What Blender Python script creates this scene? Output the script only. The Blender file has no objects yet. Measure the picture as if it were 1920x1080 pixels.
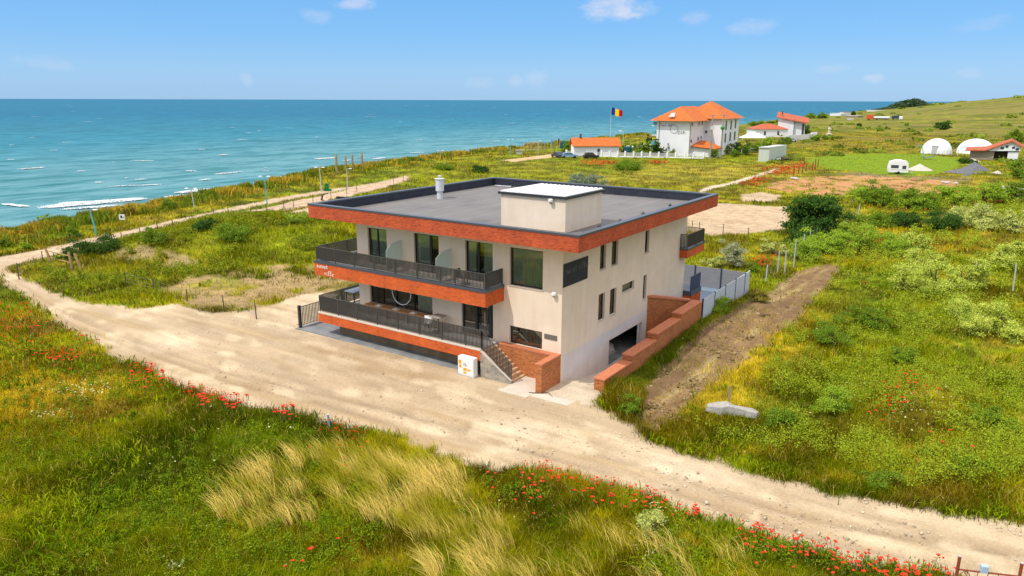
import bpy, math, random
import numpy as np
from mathutils import Vector
random.seed(7); RNG = np.random.default_rng(11)
sc = bpy.context.scene
COL = sc.collection
PI = math.pi

# ------------------------------------------------------------------ camera model
CF = 1368.356; PITCH = .2522; ROLL = -.0031; YAW = .9732
CAM = np.array([19.5576, -33.6437, 15.785])
_cy, _sy, _cp, _sp = math.cos(YAW), math.sin(YAW), math.cos(PITCH), math.sin(PITCH)
FW = np.array([-_cy*_cp, _sy*_cp, -_sp]); _r = np.array([_sy, _cy, 0.]); _u = np.array([-_cy*_sp, _sy*_sp, _cp])
RT = math.cos(ROLL)*_r - math.sin(ROLL)*_u; UP = math.sin(ROLL)*_r + math.cos(ROLL)*_u
G0 = .25                                   # general ground level
ANG = math.atan2(RT[1], RT[0])             # heading of the horizontal across the view

def P(px, py, z=G0):
    d = FW*CF + RT*(px-960) - UP*(py-540)
    return CAM + d*((z-CAM[2])/d[2])
def proj(X, Y, z):
    dx, dy, dz = X-CAM[0], Y-CAM[1], z-CAM[2]
    w = dx*FW[0]+dy*FW[1]+dz*FW[2]
    w = np.where(np.abs(w) < 1e-3, 1e-3, w)
    return 960+CF*(dx*RT[0]+dy*RT[1]+dz*RT[2])/w, 540-CF*(dx*UP[0]+dy*UP[1]+dz*UP[2])/w, w
def mpp(p): return float(np.dot(np.asarray(p)-CAM, FW)/CF)

# ------------------------------------------------------------------ noise
def _h(ix, iy, s):
    n = (ix.astype(np.int64)*374761393 + iy.astype(np.int64)*668265263 + s*1442695041) & 0xffffffff
    n = ((n ^ (n >> 13))*1274126177) & 0xffffffff
    return ((n ^ (n >> 16)) & 0xffff)/65535.
def vn(x, y, s=0):
    x = np.asarray(x, float); y = np.asarray(y, float)
    ix, iy = np.floor(x), np.floor(y); fx, fy = x-ix, y-iy
    fx = fx*fx*(3-2*fx); fy = fy*fy*(3-2*fy)
    a, b = _h(ix, iy, s), _h(ix+1, iy, s); c, d = _h(ix, iy+1, s), _h(ix+1, iy+1, s)
    return (a*(1-fx)+b*fx)*(1-fy)+(c*(1-fx)+d*fx)*fy
def fbm(x, y, s=0, o=3):
    t = 0; a = .5; n = 0
    for k in range(o):
        t = t+a*vn(np.asarray(x)*2**k, np.asarray(y)*2**k, s+k*17); n += a; a *= .5
    return t/n
def sstep(a, b, x):
    t = np.clip((x-a)/(b-a), 0, 1); return t*t*(3-2*t)
def lerp(a, b, t): return a+(b-a)*t

# ------------------------------------------------------------------ materials
def mat(name, col=(.5, .5, .5), rough=.7, spec=.3, metal=0., build=None):
    m = bpy.data.materials.new(name); m.use_nodes = True
    nt = m.node_tree; b = nt.nodes['Principled BSDF']
    b.inputs['Base Color'].default_value = (*col, 1); b.inputs['Roughness'].default_value = rough
    b.inputs['Specular IOR Level'].default_value = spec; b.inputs['Metallic'].default_value = metal
    if build: build(nt, b)
    return m
def N(nt, t, **kw):
    n = nt.nodes.new(t)
    for k, v in kw.items():
        if k in n.inputs: n.inputs[k].default_value = v
        else: setattr(n, k, v)
    return n
def L(nt, a, b): nt.links.new(a, b)
def ramp(nt, src, stops):
    r = N(nt, 'ShaderNodeValToRGB'); e = r.color_ramp.elements
    while len(e) < len(stops): e.new(.5)
    for el, (p, c) in zip(e, stops): el.position = p; el.color = (*c, 1)
    L(nt, src, r.inputs[0]); return r
def noisy(c0, c1, scale=3., detail=5., bump=0., bscale=None, rough=.75, stretch=None):
    """mottled surface: noise between two colours, with optional bump"""
    def f(nt, b):
        tc = N(nt, 'ShaderNodeTexCoord'); mp = N(nt, 'ShaderNodeMapping')
        if stretch: mp.inputs['Scale'].default_value = stretch
        L(nt, tc.outputs['Object'], mp.inputs[0])
        n = N(nt, 'ShaderNodeTexNoise', Scale=scale, Detail=detail, Roughness=.6); L(nt, mp.outputs[0], n.inputs['Vector'])
        r = ramp(nt, n.outputs['Fac'], [(.3, c0), (.7, c1)]); L(nt, r.outputs[0], b.inputs['Base Color'])
        if bump:
            n2 = N(nt, 'ShaderNodeTexNoise', Scale=bscale or scale*6, Detail=4.); L(nt, mp.outputs[0], n2.inputs['Vector'])
            bp = N(nt, 'ShaderNodeBump', Strength=bump, Distance=.02); L(nt, n2.outputs['Fac'], bp.inputs['Height'])
            L(nt, bp.outputs[0], b.inputs['Normal'])
        b.inputs['Roughness'].default_value = rough
    return f
def brickwork(c1, c2, mortar, w=.24, h=.072, var=.6):
    def f(nt, b):
        uv = N(nt, 'ShaderNodeUVMap')
        br = N(nt, 'ShaderNodeTexBrick', Scale=1., **{'Mortar Size': .007, 'Brick Width': w, 'Row Height': h, 'Bias': -.1})
        br.inputs['Color1'].default_value = (*c1, 1); br.inputs['Color2'].default_value = (*c2, 1); br.inputs['Mortar'].default_value = (*mortar, 1)
        L(nt, uv.outputs[0], br.inputs['Vector'])
        mp = N(nt, 'ShaderNodeMapping'); mp.inputs['Scale'].default_value = (1/w, 1/h, 1); L(nt, uv.outputs[0], mp.inputs[0])
        n = N(nt, 'ShaderNodeTexNoise', Scale=.9, Detail=3.); L(nt, mp.outputs[0], n.inputs['Vector'])
        r = ramp(nt, n.outputs['Fac'], [(.30, (.38, .34, .36)), (.45, (.95, .95, .95)), (.75, (1.25, 1.2, 1.15))])
        n2 = N(nt, 'ShaderNodeTexNoise', Scale=.8, Detail=3.); L(nt, uv.outputs[0], n2.inputs['Vector'])
        r2 = ramp(nt, n2.outputs['Fac'], [(.3, (.82, .82, .84)), (.7, (1.1, 1.08, 1.06))])
        mx = N(nt, 'ShaderNodeMixRGB', blend_type='MULTIPLY'); mx.inputs[0].default_value = var
        L(nt, br.outputs['Color'], mx.inputs[1]); L(nt, r.outputs[0], mx.inputs[2])
        m2 = N(nt, 'ShaderNodeMixRGB', blend_type='MULTIPLY'); m2.inputs[0].default_value = 1.
        L(nt, mx.outputs[0], m2.inputs[1]); L(nt, r2.outputs[0], m2.inputs[2])
        L(nt, m2.outputs[0], b.inputs['Base Color'])
        bp = N(nt, 'ShaderNodeBump', Strength=.5, Distance=.008, invert=True); L(nt, br.outputs['Fac'], bp.inputs['Height']); L(nt, bp.outputs[0], b.inputs['Normal'])
    return f
def vcol(scale=0., amt=.25, bump=0., gloss=.5, trans=0., s2=None, upn=0., along=None):
    """colour stored per vertex (the natural colour of soil and leaves), broken up by noise"""
    def f(nt, b):
        a = N(nt, 'ShaderNodeAttribute', attribute_name='Col')
        out = a.outputs['Color']
        if scale:
            g = N(nt, 'ShaderNodeNewGeometry')
            n = N(nt, 'ShaderNodeTexNoise', Scale=scale, Detail=6., Roughness=.65); L(nt, g.outputs['Position'], n.inputs['Vector'])
            r = ramp(nt, n.outputs['Fac'], [(.25, (1-amt,)*3), (.75, (1+amt,)*3)])
            mx = N(nt, 'ShaderNodeMixRGB', blend_type='MULTIPLY'); mx.inputs[0].default_value = 1.
            L(nt, out, mx.inputs[1]); L(nt, r.outputs[0], mx.inputs[2]); out = mx.outputs[0]
            if s2:
                n2 = N(nt, 'ShaderNodeTexNoise', Scale=s2, Detail=3.); 
                if along:
                    mp = N(nt, 'ShaderNodeMapping'); mp.inputs['Scale'].default_value = along; mp.inputs['Rotation'].default_value = (0, 0, .05); L(nt, g.outputs['Position'], mp.inputs[0]); L(nt, mp.outputs[0], n2.inputs['Vector'])
                else: L(nt, g.outputs['Position'], n2.inputs['Vector'])
                r2 = ramp(nt, n2.outputs['Fac'], [(.3, (1-amt*.6,)*3), (.7, (1+amt*.6,)*3)])
                m2 = N(nt, 'ShaderNodeMixRGB', blend_type='MULTIPLY'); m2.inputs[0].default_value = 1.
                L(nt, out, m2.inputs[1]); L(nt, r2.outputs[0], m2.inputs[2]); out = m2.outputs[0]
            if bump:
                bp = N(nt, 'ShaderNodeBump', Strength=bump, Distance=.05); L(nt, n.outputs['Fac'], bp.inputs['Height']); L(nt, bp.outputs[0], b.inputs['Normal'])
        L(nt, out, b.inputs['Base Color'])
        if upn:
            g = N(nt, 'ShaderNodeNewGeometry'); sc_ = N(nt, 'ShaderNodeVectorMath', operation='SCALE'); sc_.inputs['Scale'].default_value = 1-upn; L(nt, g.outputs['Normal'], sc_.inputs[0])
            ad = N(nt, 'ShaderNodeVectorMath', operation='ADD'); ad.inputs[1].default_value = (0, 0, upn); L(nt, sc_.outputs[0], ad.inputs[0])
            nm = N(nt, 'ShaderNodeVectorMath', operation='NORMALIZE'); L(nt, ad.outputs[0], nm.inputs[0]); L(nt, nm.outputs[0], b.inputs['Normal'])
        if trans:
            t = N(nt, 'ShaderNodeBsdfTranslucent'); L(nt, out, t.inputs[0])
            ms = N(nt, 'ShaderNodeMixShader'); ms.inputs[0].default_value = trans
            L(nt, b.outputs[0], ms.inputs[1]); L(nt, t.outputs[0], ms.inputs[2])
            L(nt, ms.outputs[0], nt.nodes['Material Output'].inputs[0])
    return f
M = {}
def plaster(c0, c1):
    def f(nt, b):
        tc = N(nt, 'ShaderNodeTexCoord'); cur = None
        for sc_, st, d, (lo, hi) in ((1.3, (1, 1, 1), 6., (0., 1.)), (1., (2.6, 2.6, .22), 5., (.962, 1.012)), (.35, (1, 1, 1), 4., (.93, 1.03))):
            mp = N(nt, 'ShaderNodeMapping'); mp.inputs['Scale'].default_value = st; L(nt, tc.outputs['Object'], mp.inputs[0])
            n = N(nt, 'ShaderNodeTexNoise', Scale=sc_, Detail=d, Roughness=.6); L(nt, mp.outputs[0], n.inputs['Vector'])
            r = ramp(nt, n.outputs['Fac'], [(.3, c0), (.7, c1)] if cur is None else [(.32, (lo, lo*.99, lo*.97)), (.62, (hi,)*3)])
            if cur is None: cur = r.outputs[0]
            else: mx = N(nt, 'ShaderNodeMixRGB', blend_type='MULTIPLY'); mx.inputs[0].default_value = 1.; L(nt, cur, mx.inputs[1]); L(nt, r.outputs[0], mx.inputs[2]); cur = mx.outputs[0]
        L(nt, cur, b.inputs['Base Color']); n2 = N(nt, 'ShaderNodeTexNoise', Scale=90., Detail=4.); L(nt, tc.outputs['Object'], n2.inputs['Vector'])
        bp = N(nt, 'ShaderNodeBump', Strength=.25, Distance=.02); L(nt, n2.outputs['Fac'], bp.inputs['Height']); L(nt, bp.outputs[0], b.inputs['Normal']); b.inputs['Roughness'].default_value = .9
    return f
M['stucco'] = mat('cream stucco', build=plaster((.77, .64, .505), (.82, .695, .56)))
M['stucco_base'] = mat('pale grey stucco', build=plaster((.66, .61, .59), (.72, .67, .65)))
M['brick'] = mat('orange red brick', rough=.8, build=brickwork((.66, .125, .022), (.56, .095, .018), (.46, .12, .045)))
M['brick2'] = mat('red brown brick', rough=.8, build=brickwork((.56, .100, .030), (.42, .066, .022), (.42, .11, .05), var=.8))
M['oldbrick'] = mat('rough brown red brick', rough=.85, build=brickwork((.54, .175, .05), (.40, .115, .035), (.44, .24, .12), var=.7))
M['coping'] = mat('terracotta coping', build=noisy((.50, .165, .075), (.60, .22, .11), 5, 4, .2, 30, .7))
M['anthracite'] = mat('anthracite metal', (.028, .032, .038), .45, .5)
M['railmetal'] = mat('dark grey rail paint', (.075, .071, .065), .45, .5)
M['capmetal'] = mat('grey metal flashing', (.085, .10, .125), .38, .5, .3)
M['frame'] = mat('dark window frame', (.018, .017, .017), .4, .5)
M['concrete'] = mat('concrete', build=noisy((.40, .39, .37), (.52, .50, .47), 2.5, 6, .3, 40, .9))
M['rawconcrete'] = mat('weathered pale concrete', build=noisy((.30, .285, .26), (.46, .44, .40), 4, 6, .6, 14, .95))
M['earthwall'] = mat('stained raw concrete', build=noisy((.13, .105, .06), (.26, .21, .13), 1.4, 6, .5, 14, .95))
M['darkconcrete'] = mat('dark grey concrete', build=noisy((.17, .18, .19), (.30, .31, .32), 1.6, 6, .3, 30, .85))
M['paving'] = mat('light paving', build=noisy((.58, .51, .42), (.70, .62, .52), 1.8, 6, .2, 50, .85))
M['steps'] = mat('sandstone step', build=noisy((.52, .34, .19), (.64, .45, .27), 3, 5, .2, 50, .8))
M['stone'] = mat('grey stone cladding', rough=.85, build=brickwork((.30, .29, .25), (.42, .37, .29), (.22, .21, .19), .5, .28, .8))
def _membrane(nt, b):
    uv = N(nt, 'ShaderNodeTexCoord'); mp = N(nt, 'ShaderNodeMapping'); mp.inputs['Rotation'].default_value = (0, 0, PI/2)
    L(nt, uv.outputs['Object'], mp.inputs[0])
    br = N(nt, 'ShaderNodeTexBrick', Scale=1., **{'Mortar Size': .045, 'Brick Width': 60., 'Row Height': 2.1, 'Mortar Smooth': .3})
    br.inputs['Color1'].default_value = (.160, .154, .156, 1); br.inputs['Color2'].default_value = (.180, .173, .174, 1); br.inputs['Mortar'].default_value = (.25, .243, .24, 1)
    L(nt, mp.outputs[0], br.inputs['Vector'])
    n = N(nt, 'ShaderNodeTexNoise', Scale=.35, Detail=6., Roughness=.65); L(nt, uv.outputs['Object'], n.inputs['Vector'])
    r = ramp(nt, n.outputs['Fac'], [(.3, (.74, .74, .76)), (.46, (1., .99, .98)), (.7, (1.14, 1.12, 1.1))])
    mx = N(nt, 'ShaderNodeMixRGB', blend_type='MULTIPLY'); mx.inputs[0].default_value = 1.
    L(nt, br.outputs[0], mx.inputs[1]); L(nt, r.outputs[0], mx.inputs[2]); L(nt, mx.outputs[0], b.inputs['Base Color'])
M['membrane'] = mat('grey roof membrane', rough=.75, build=_membrane)
M['upstand'] = mat('dark bitumen upstand', build=noisy((.022, .026, .04), (.04, .045, .06), 2, 4, .1, 20, .55))
M['white'] = mat('white paint', build=noisy((.78, .78, .77), (.84, .84, .83), 2, 3, 0, None, .6))
M['whitemetal'] = mat('white sheet metal', (.86, .86, .86), .45, .4)
M['zinc'] = mat('galvanised steel', build=noisy((.55, .57, .60), (.70, .72, .74), 4, 3, 0, None, .4))
M['wood'] = mat('varnished wood', build=noisy((.36, .16, .05), (.50, .25, .09), 2, 5, .1, 20, .5, (1, 8, 8)))
M['oldwood'] = mat('weathered timber', build=noisy((.30, .20, .09), (.48, .35, .17), 2, 5, .3, 30, .85, (6, 6, .6)))
M['greywood'] = mat('grey timber', build=noisy((.24, .21, .18), (.38, .34, .29), 2, 5, .3, 30, .9, (6, 6, .6)))
M['palepost'] = mat('grey concrete post', build=noisy((.42, .43, .42), (.55, .56, .55), 5, 4, .2, 30, .9))
M['greypole'] = mat('weathered concrete pole', build=noisy((.26, .25, .23), (.36, .35, .32), 3, 4, .2, 30, .9))
M['darkpost'] = mat('rusty dark post', build=noisy((.07, .05, .04), (.14, .10, .07), 6, 4, .2, 30, .9))
M['rust'] = mat('rust red painted iron', build=noisy((.22, .045, .02), (.33, .08, .035), 12, 4, .2, 60, .65))
M['wire'] = mat('wire', (.20, .19, .18), .5, .5, .6)
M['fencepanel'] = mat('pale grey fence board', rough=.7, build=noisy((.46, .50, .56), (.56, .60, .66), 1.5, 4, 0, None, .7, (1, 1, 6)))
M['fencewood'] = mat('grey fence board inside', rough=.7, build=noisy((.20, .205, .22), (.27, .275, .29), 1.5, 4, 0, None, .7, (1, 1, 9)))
M['navy'] = mat('navy steel post', (.03, .045, .09), .5, .4)
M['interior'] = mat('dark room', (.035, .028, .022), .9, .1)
M['roomfloor'] = mat('room floor', (.16, .12, .09), .6, .2)
M['teal'] = mat('turquoise paint', (.10, .42, .45), .5, .4)
M['green_plastic'] = mat('dark green plastic', (.01, .16, .04), .5, .4)
M['blueplastic'] = mat('pale blue plastic', (.42, .55, .70), .45, .4)
M['yellow'] = mat('yellow board', (.62, .40, .04), .6, .3)
M['orange_label'] = mat('orange sticker', (.75, .36, .02), .5, .3)
M['darkprint'] = mat('dark print', (.05, .05, .06), .6, .3)
M['letters'] = mat('white sign letters', (.85, .80, .72), .5, .3)
M['greyletters'] = mat('grey sign letters', (.20, .21, .21), .5, .3)
M['signboard'] = mat('charcoal sign board', build=noisy((.022, .026, .032), (.03, .034, .042), 2, 3, 0, None, .6))
M['bronze'] = mat('brown name plate', (.16, .13, .12), .5, .4)
M['frost'] = mat('frosted glass', (.58, .70, .62), .35, .5)
M['rooftile'] = mat('orange roof tile', rough=.75, build=brickwork((.62, .16, .03), (.56, .135, .025), (.45, .11, .03), .3, .33, .25))
M['rooftile2'] = mat('red roof tile', rough=.75, build=brickwork((.46, .11, .05), (.52, .14, .06), (.34, .08, .04), .3, .33, .4))
M['farwhite'] = mat('white render', build=noisy((.76, .76, .78), (.84, .84, .86), .3, 4, 0, None, .85))
M['taupe'] = mat('taupe render', build=noisy((.26, .21, .16), (.34, .28, .22), .5, 4, 0, None, .9))
M['darkwin'] = mat('dark far window', (.05, .065, .085), .15, .6)
M['pool'] = mat('bluish shade paving', (.20, .28, .38), .3, .5)  # yard paving, with the dark bluish shade put into its colour
M['black'] = mat('black rubber', (.015, .015, .016), .7, .3)
M['carblue'] = mat('light blue car paint', (.20, .38, .55), .25, .6)
M['carblack'] = mat('black car paint', (.02, .022, .028), .2, .6)
M['carnavy'] = mat('navy car paint', (.035, .05, .085), .25, .6)
M['silver'] = mat('silver paint', (.50, .52, .54), .3, .5)
M['tent'] = mat('white tent skin', build=noisy((.80, .80, .79), (.88, .88, .87), .8, 3, 0, None, .6))
M['shed'] = mat('pale green grey shed metal', build=noisy((.50, .55, .50), (.60, .64, .58), 1, 3, 0, None, .6, (6, 6, .3)))
M['gravelgrey'] = mat('grey gravel', build=noisy((.10, .103, .115), (.19, .193, .205), 3, 7, .6, 12, .95))
M['sand'] = mat('pale sand', build=noisy((.50, .43, .36), (.62, .55, .47), 2, 6, .4, 10, .95))
M['rockmat'] = mat('pale rubble', build=noisy((.46, .40, .31), (.64, .58, .48), 3, 6, .6, 8, .95))
M['parasol'] = mat('dark teal canvas', (.012, .07, .085), .8, .2)
M['flagblue'] = mat('flag blue', (.01, .045, .33), .8, .1)
M['flagyellow'] = mat('flag yellow', (.90, .62, .01), .8, .1)
M['flagred'] = mat('flag red', (.62, .012, .025), .8, .1)
M['skyblue'] = mat('bright blue cloth', (.03, .32, .70), .8, .1)
M['hose'] = mat('dark hose', (.045, .055, .04), .6, .3)
M['orangebox'] = mat('orange container paint', (.60, .10, .03), .6, .3)
M['tarp'] = mat('pale tarpaulin', build=noisy((.42, .41, .40), (.62, .60, .58), 2, 4, .3, 8, .6))
M['greenball'] = mat('glossy green globe', (.02, .26, .05), .4, .4)
M['cyl'] = mat('curtain linen', build=noisy((.84, .85, .60), (.92, .92, .72), 3, 3, 0, None, .9, (6, 6, .2)))  # yellow green of the reflected meadow mixed into the linen colour
M['tintcurtain'] = mat('reflection tinted curtain', build=noisy((.74, .86, .70), (.86, .93, .80), 3, 3, 0, None, .9, (6, 6, .2)))  # green of grass reflected in the panes is put into the cloth
M['petal'] = mat('poppy petal', build=noisy((.68, .014, .003), (.82, .040, .008), 30, 2, 0, None, .6))
M['stem'] = mat('flower stem', (.08, .13, .03), .7, .2)
def _glass(nt, b):
    nt.nodes.remove(b)
    tr = N(nt, 'ShaderNodeBsdfTransparent'); tr.inputs[0].default_value = (.93, .97, .90, 1)
    gl = N(nt, 'ShaderNodeBsdfGlossy', Roughness=.015); gl.inputs[0].default_value = (.9, .95, .9, 1)
    fr = N(nt, 'ShaderNodeFresnel', IOR=2.5); ms = N(nt, 'ShaderNodeMixShader')
    L(nt, fr.outputs[0], ms.inputs[0]); L(nt, tr.outputs[0], ms.inputs[1]); L(nt, gl.outputs[0], ms.inputs[2])
    L(nt, ms.outputs[0], nt.nodes['Material Output'].inputs[0])
M['glass'] = mat('window glass', build=_glass)
M['ground'] = mat('field soil and turf', rough=.95, spec=.1, build=vcol(6., .30, .6, s2=.9))
M['roadground'] = mat('dusty gravel road', rough=.95, spec=.1, build=vcol(9., .20, .7, s2=1., along=(.10, 1.5, 1)))
M['blade'] = mat('grass blades', rough=.8, spec=.0, build=vcol(trans=.30, upn=.62))
M['leaf'] = mat('leaves', rough=.7, spec=.06, build=vcol(trans=.28, upn=.5))
M['bark'] = mat('bark', build=noisy((.09, .065, .045), (.17, .13, .09), 4, 5, .4, 20, .95, (4, 4, 1)))
M['foam'] = mat('sea foam', (.82, .86, .88), .9, .1)

# ------------------------------------------------------------------ mesh builder
class MB:
    def __init__(s): s.v = []; s.f = []; s.m = []; s.mi = 0
    def add(s, vs, fs):
        o = len(s.v); s.v += [tuple(map(float, q)) for q in vs]
        for f in fs: s.f.append(tuple(i+o for i in f)); s.m.append(s.mi)
        return s
    def box(s, x0, x1, y0, y1, z0, z1):
        x0, x1 = min(x0, x1), max(x0, x1); y0, y1 = min(y0, y1), max(y0, y1); z0, z1 = min(z0, z1), max(z0, z1)
        return s.add([(x0, y0, z0), (x1, y0, z0), (x1, y1, z0), (x0, y1, z0), (x0, y0, z1), (x1, y0, z1), (x1, y1, z1), (x0, y1, z1)],
                     [(0, 3, 2, 1), (4, 5, 6, 7), (0, 1, 5, 4), (1, 2, 6, 5), (2, 3, 7, 6), (3, 0, 4, 7)])
    def bbox(s, x0, x1, y0, y1, z0, z1, b=.02):
        """box with chamfered upright corners and top edge"""
        pts = [(x0+b, y0), (x1-b, y0), (x1, y0+b), (x1, y1-b), (x1-b, y1), (x0+b, y1), (x0, y1-b), (x0, y0+b)]
        cx, cy = (x0+x1)/2, (y0+y1)/2
        ins = [(x+(b if x < cx else -b), y+(b if y < cy else -b)) for x, y in pts]
        n = 8; vs = [(x, y, z0) for x, y in pts]+[(x, y, z1-b) for x, y in pts]+[(x, y, z1) for x, y in ins]
        fs = [tuple(range(n-1, -1, -1)), tuple(range(2*n, 3*n))]
        for k in range(2):
            for i in range(n): j = (i+1) % n; fs.append((k*n+i, k*n+j, (k+1)*n+j, (k+1)*n+i))
        return s.add(vs, fs)
    def quad(s, a, b, c, d): return s.add([a, b, c, d], [(0, 1, 2, 3)])
    def poly(s, pts, z0, z1):
        n = len(pts)
        return s.add([(x, y, z0) for x, y in pts]+[(x, y, z1) for x, y in pts],
                     [tuple(range(n-1, -1, -1)), tuple(range(n, 2*n))]+[(i, (i+1) % n, n+(i+1) % n, n+i) for i in range(n)])
    def extr(s, prof, axis, a0, a1):
        """profile of (p,q) points extruded along x or y"""
        n = len(prof)
        f = (lambda a, p: (a, p[0], p[1])) if axis == 'x' else (lambda a, p: (p[0], a, p[1]))
        return s.add([f(a0, p) for p in prof]+[f(a1, p) for p in prof],
                     [tuple(range(n)), tuple(range(2*n-1, n-1, -1))]+[(i, n+i, n+(i+1) % n, (i+1) % n) for i in range(n)])
    def tube(s, pts, r, n=6, cap=True):
        pts = [Vector(p) for p in pts]; rs = r if isinstance(r, (list, tuple)) else [r]*len(pts)
        vs = []; fs = []
        for i, p in enumerate(pts):
            d = (pts[min(i+1, len(pts)-1)]-pts[max(i-1, 0)]).normalized()
            a = d.cross(Vector((0, 0, 1)) if abs(d.z) < .95 else Vector((1, 0, 0))).normalized(); b = d.cross(a)
            for k in range(n):
                t = 2*PI*k/n; vs.append(p+(a*math.cos(t)+b*math.sin(t))*rs[i])
        for i in range(len(pts)-1):
            for k in range(n): j = (k+1) % n; fs.append((i*n+k, i*n+j, (i+1)*n+j, (i+1)*n+k))
        if cap: fs.append(tuple(range(n-1, -1, -1))); fs.append(tuple(range((len(pts)-1)*n, len(pts)*n)))
        return s.add(vs, fs)
    def cyl(s, x, y, z0, z1, r, n=12, r1=None): return s.tube([(x, y, z0), (x, y, z1)], [r, r if r1 is None else r1], n)
    def lathe(s, prof, x=0, y=0, n=16):
        vs = []; fs = []
        for (r, z) in prof:
            for k in range(n): t = 2*PI*k/n; vs.append((x+r*math.cos(t), y+r*math.sin(t), z))
        for i in range(len(prof)-1):
            for k in range(n): j = (k+1) % n; fs.append((i*n+k, i*n+j, (i+1)*n+j, (i+1)*n+k))
        fs.append(tuple(range(n-1, -1, -1))); fs.append(tuple(range((len(prof)-1)*n, len(prof)*n)))
        return s.add(vs, fs)
    def blob(s, x, y, z, rx, ry, rz, n=10, m=6, jit=.12):
        vs = [(x, y, z+rz)]; fs = []
        for i in range(1, m):
            a = PI*i/m
            for k in range(n):
                t = 2*PI*k/n; q = 1+random.uniform(-jit, jit)
                vs.append((x+rx*q*math.sin(a)*math.cos(t), y+ry*q*math.sin(a)*math.sin(t), z+rz*q*math.cos(a)))
        vs.append((x, y, z-rz)); e = len(vs)-1
        for k in range(n):
            j = (k+1) % n; fs.append((0, 1+k, 1+j)); fs.append((e, 1+(m-2)*n+j, 1+(m-2)*n+k))
            for i in range(m-2): fs.append((1+i*n+k, 1+(i+1)*n+k, 1+(i+1)*n+j, 1+i*n+j))
        return s.add(vs, fs)
    def build(s, name, m, parent=None, smooth=False):
        me = bpy.data.meshes.new(name); me.from_pydata(s.v, [], s.f)
        for q in (m if isinstance(m, (list, tuple)) else [m]): me.materials.append(q)
        nf = len(s.f)
        me.polygons.foreach_set('material_index', np.array(s.m, np.int32))
        me.polygons.foreach_set('use_smooth', np.full(nf, smooth))
        uv = me.uv_layers.new(name='UVMap')
        co = np.empty(len(s.v)*3); me.vertices.foreach_get('co', co); co = co.reshape(-1, 3)
        vi = np.empty(len(me.loops), np.int32); me.loops.foreach_get('vertex_index', vi)
        nr = np.empty(nf*3); me.polygons.foreach_get('normal', nr); nr = nr.reshape(-1, 3)
        lt = np.empty(nf, np.int32); me.polygons.foreach_get('loop_total', lt); nn = np.repeat(nr, lt, 0); pc = co[vi]
        a = np.abs(nn); hz = a[:, 2] > .72
        hd = np.hypot(nn[:, 0], nn[:, 1])+1e-9
        uu = np.where(hz, pc[:, 0], (-pc[:, 0]*nn[:, 1]+pc[:, 1]*nn[:, 0])/hd); vv = np.where(hz, pc[:, 1], pc[:, 2])
        uv.data.foreach_set('uv', np.stack([uu, vv], 1).ravel().astype(np.float32))
        o = bpy.data.objects.new(name, me); COL.objects.link(o)
        if parent: o.parent = parent
        return o
def tag(o, label=None, cat=None, group=None, kind=None):
    if label: o['label'] = label
    if cat: o['category'] = cat
    if group: o['group'] = group
    if kind: o['kind'] = kind
    return o
def thing(name, label, cat, loc=(0, 0, 0), rz=0., group=None):
    o = bpy.data.objects.new(name, None); COL.objects.link(o); o.empty_display_size = .3
    o.location = tuple(map(float, loc)); o.rotation_euler = (0, 0, rz)
    return tag(o, label, cat, group)
def copy_tree(o, loc=None, rz=None, label=None, parent=None, scale=None):
    c = o.copy(); COL.objects.link(c)
    if parent: c.parent = parent
    if loc is not None: c.location = tuple(map(float, loc))
    if rz is not None: c.rotation_euler = (0, 0, rz)
    if scale is not None: c.scale = (scale,)*3 if np.isscalar(scale) else scale
    if label: c['label'] = label
    for ch in list(o.children): copy_tree(ch, parent=c)
    return c
def npmesh(name, co, faces_flat, sizes, col, m, parent=None):
    """large mesh straight from arrays, with one colour per vertex"""
    me = bpy.data.meshes.new(name)
    me.vertices.add(len(co)); me.vertices.foreach_set('co', np.ascontiguousarray(co, np.float32).ravel())
    me.loops.add(len(faces_flat)); me.loops.foreach_set('vertex_index', np.ascontiguousarray(faces_flat, np.int32))
    me.polygons.add(len(sizes)); st = np.concatenate([[0], np.cumsum(sizes)[:-1]]).astype(np.int32)
    me.polygons.foreach_set('loop_start', st); me.polygons.foreach_set('loop_total', np.asarray(sizes, np.int32))
    me.update(calc_edges=True)
    if col is not None:
        at = me.color_attributes.new('Col', 'FLOAT_COLOR', 'POINT')
        at.data.foreach_set('color', np.concatenate([col, np.ones((len(col), 1))], 1).astype(np.float32).ravel())
    me.materials.append(m)
    o = bpy.data.objects.new(name, me); COL.objects.link(o)
    if parent: o.parent = parent
    return o

# ------------------------------------------------------------------ terrain description
COAST = np.array([(-75, -300), (-75, -60), (-76, -25), (-79.5, 3), (-85, 19), (-94, 44), (-105, 75), (-117, 125), (-121, 163), (-124, 205), (-126, 240), (-129, 290),
                  (-136, 475), (-160, 670), (-173, 940), (-205, 1470), (-300, 2700), (-400, 6000)], float)
def coast_d(X, Y):
    return X-np.interp(Y, COAST[:, 1], COAST[:, 0])-3.*(fbm(np.asarray(X)/14., np.asarray(Y)/14., 5)-.5)
def inpoly(px, py, poly):
    ins = np.zeros(px.shape, bool); n = len(poly)
    xs = [p[0] for p in poly]; ys = [p[1] for p in poly]
    ok = (px > min(xs)) & (px < max(xs)) & (py > min(ys)) & (py < max(ys))
    idx = np.nonzero(ok)[0]
    if len(idx) == 0: return ins
    x, y = px[idx], py[idx]; r = np.zeros(len(idx), bool); j = n-1
    for i in range(n):
        xi, yi = poly[i]; xj, yj = poly[j]
        if yi != yj: r ^= ((yi > y) != (yj > y)) & (x < (xj-xi)*(y-yi)/(yj-yi)+xi)
        j = i
    ins[idx] = r; return ins
def ribbon(c):
    return [(x, y-w) for x, y, w in c]+[(x, y+w) for x, y, w in reversed(c)]
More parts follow.
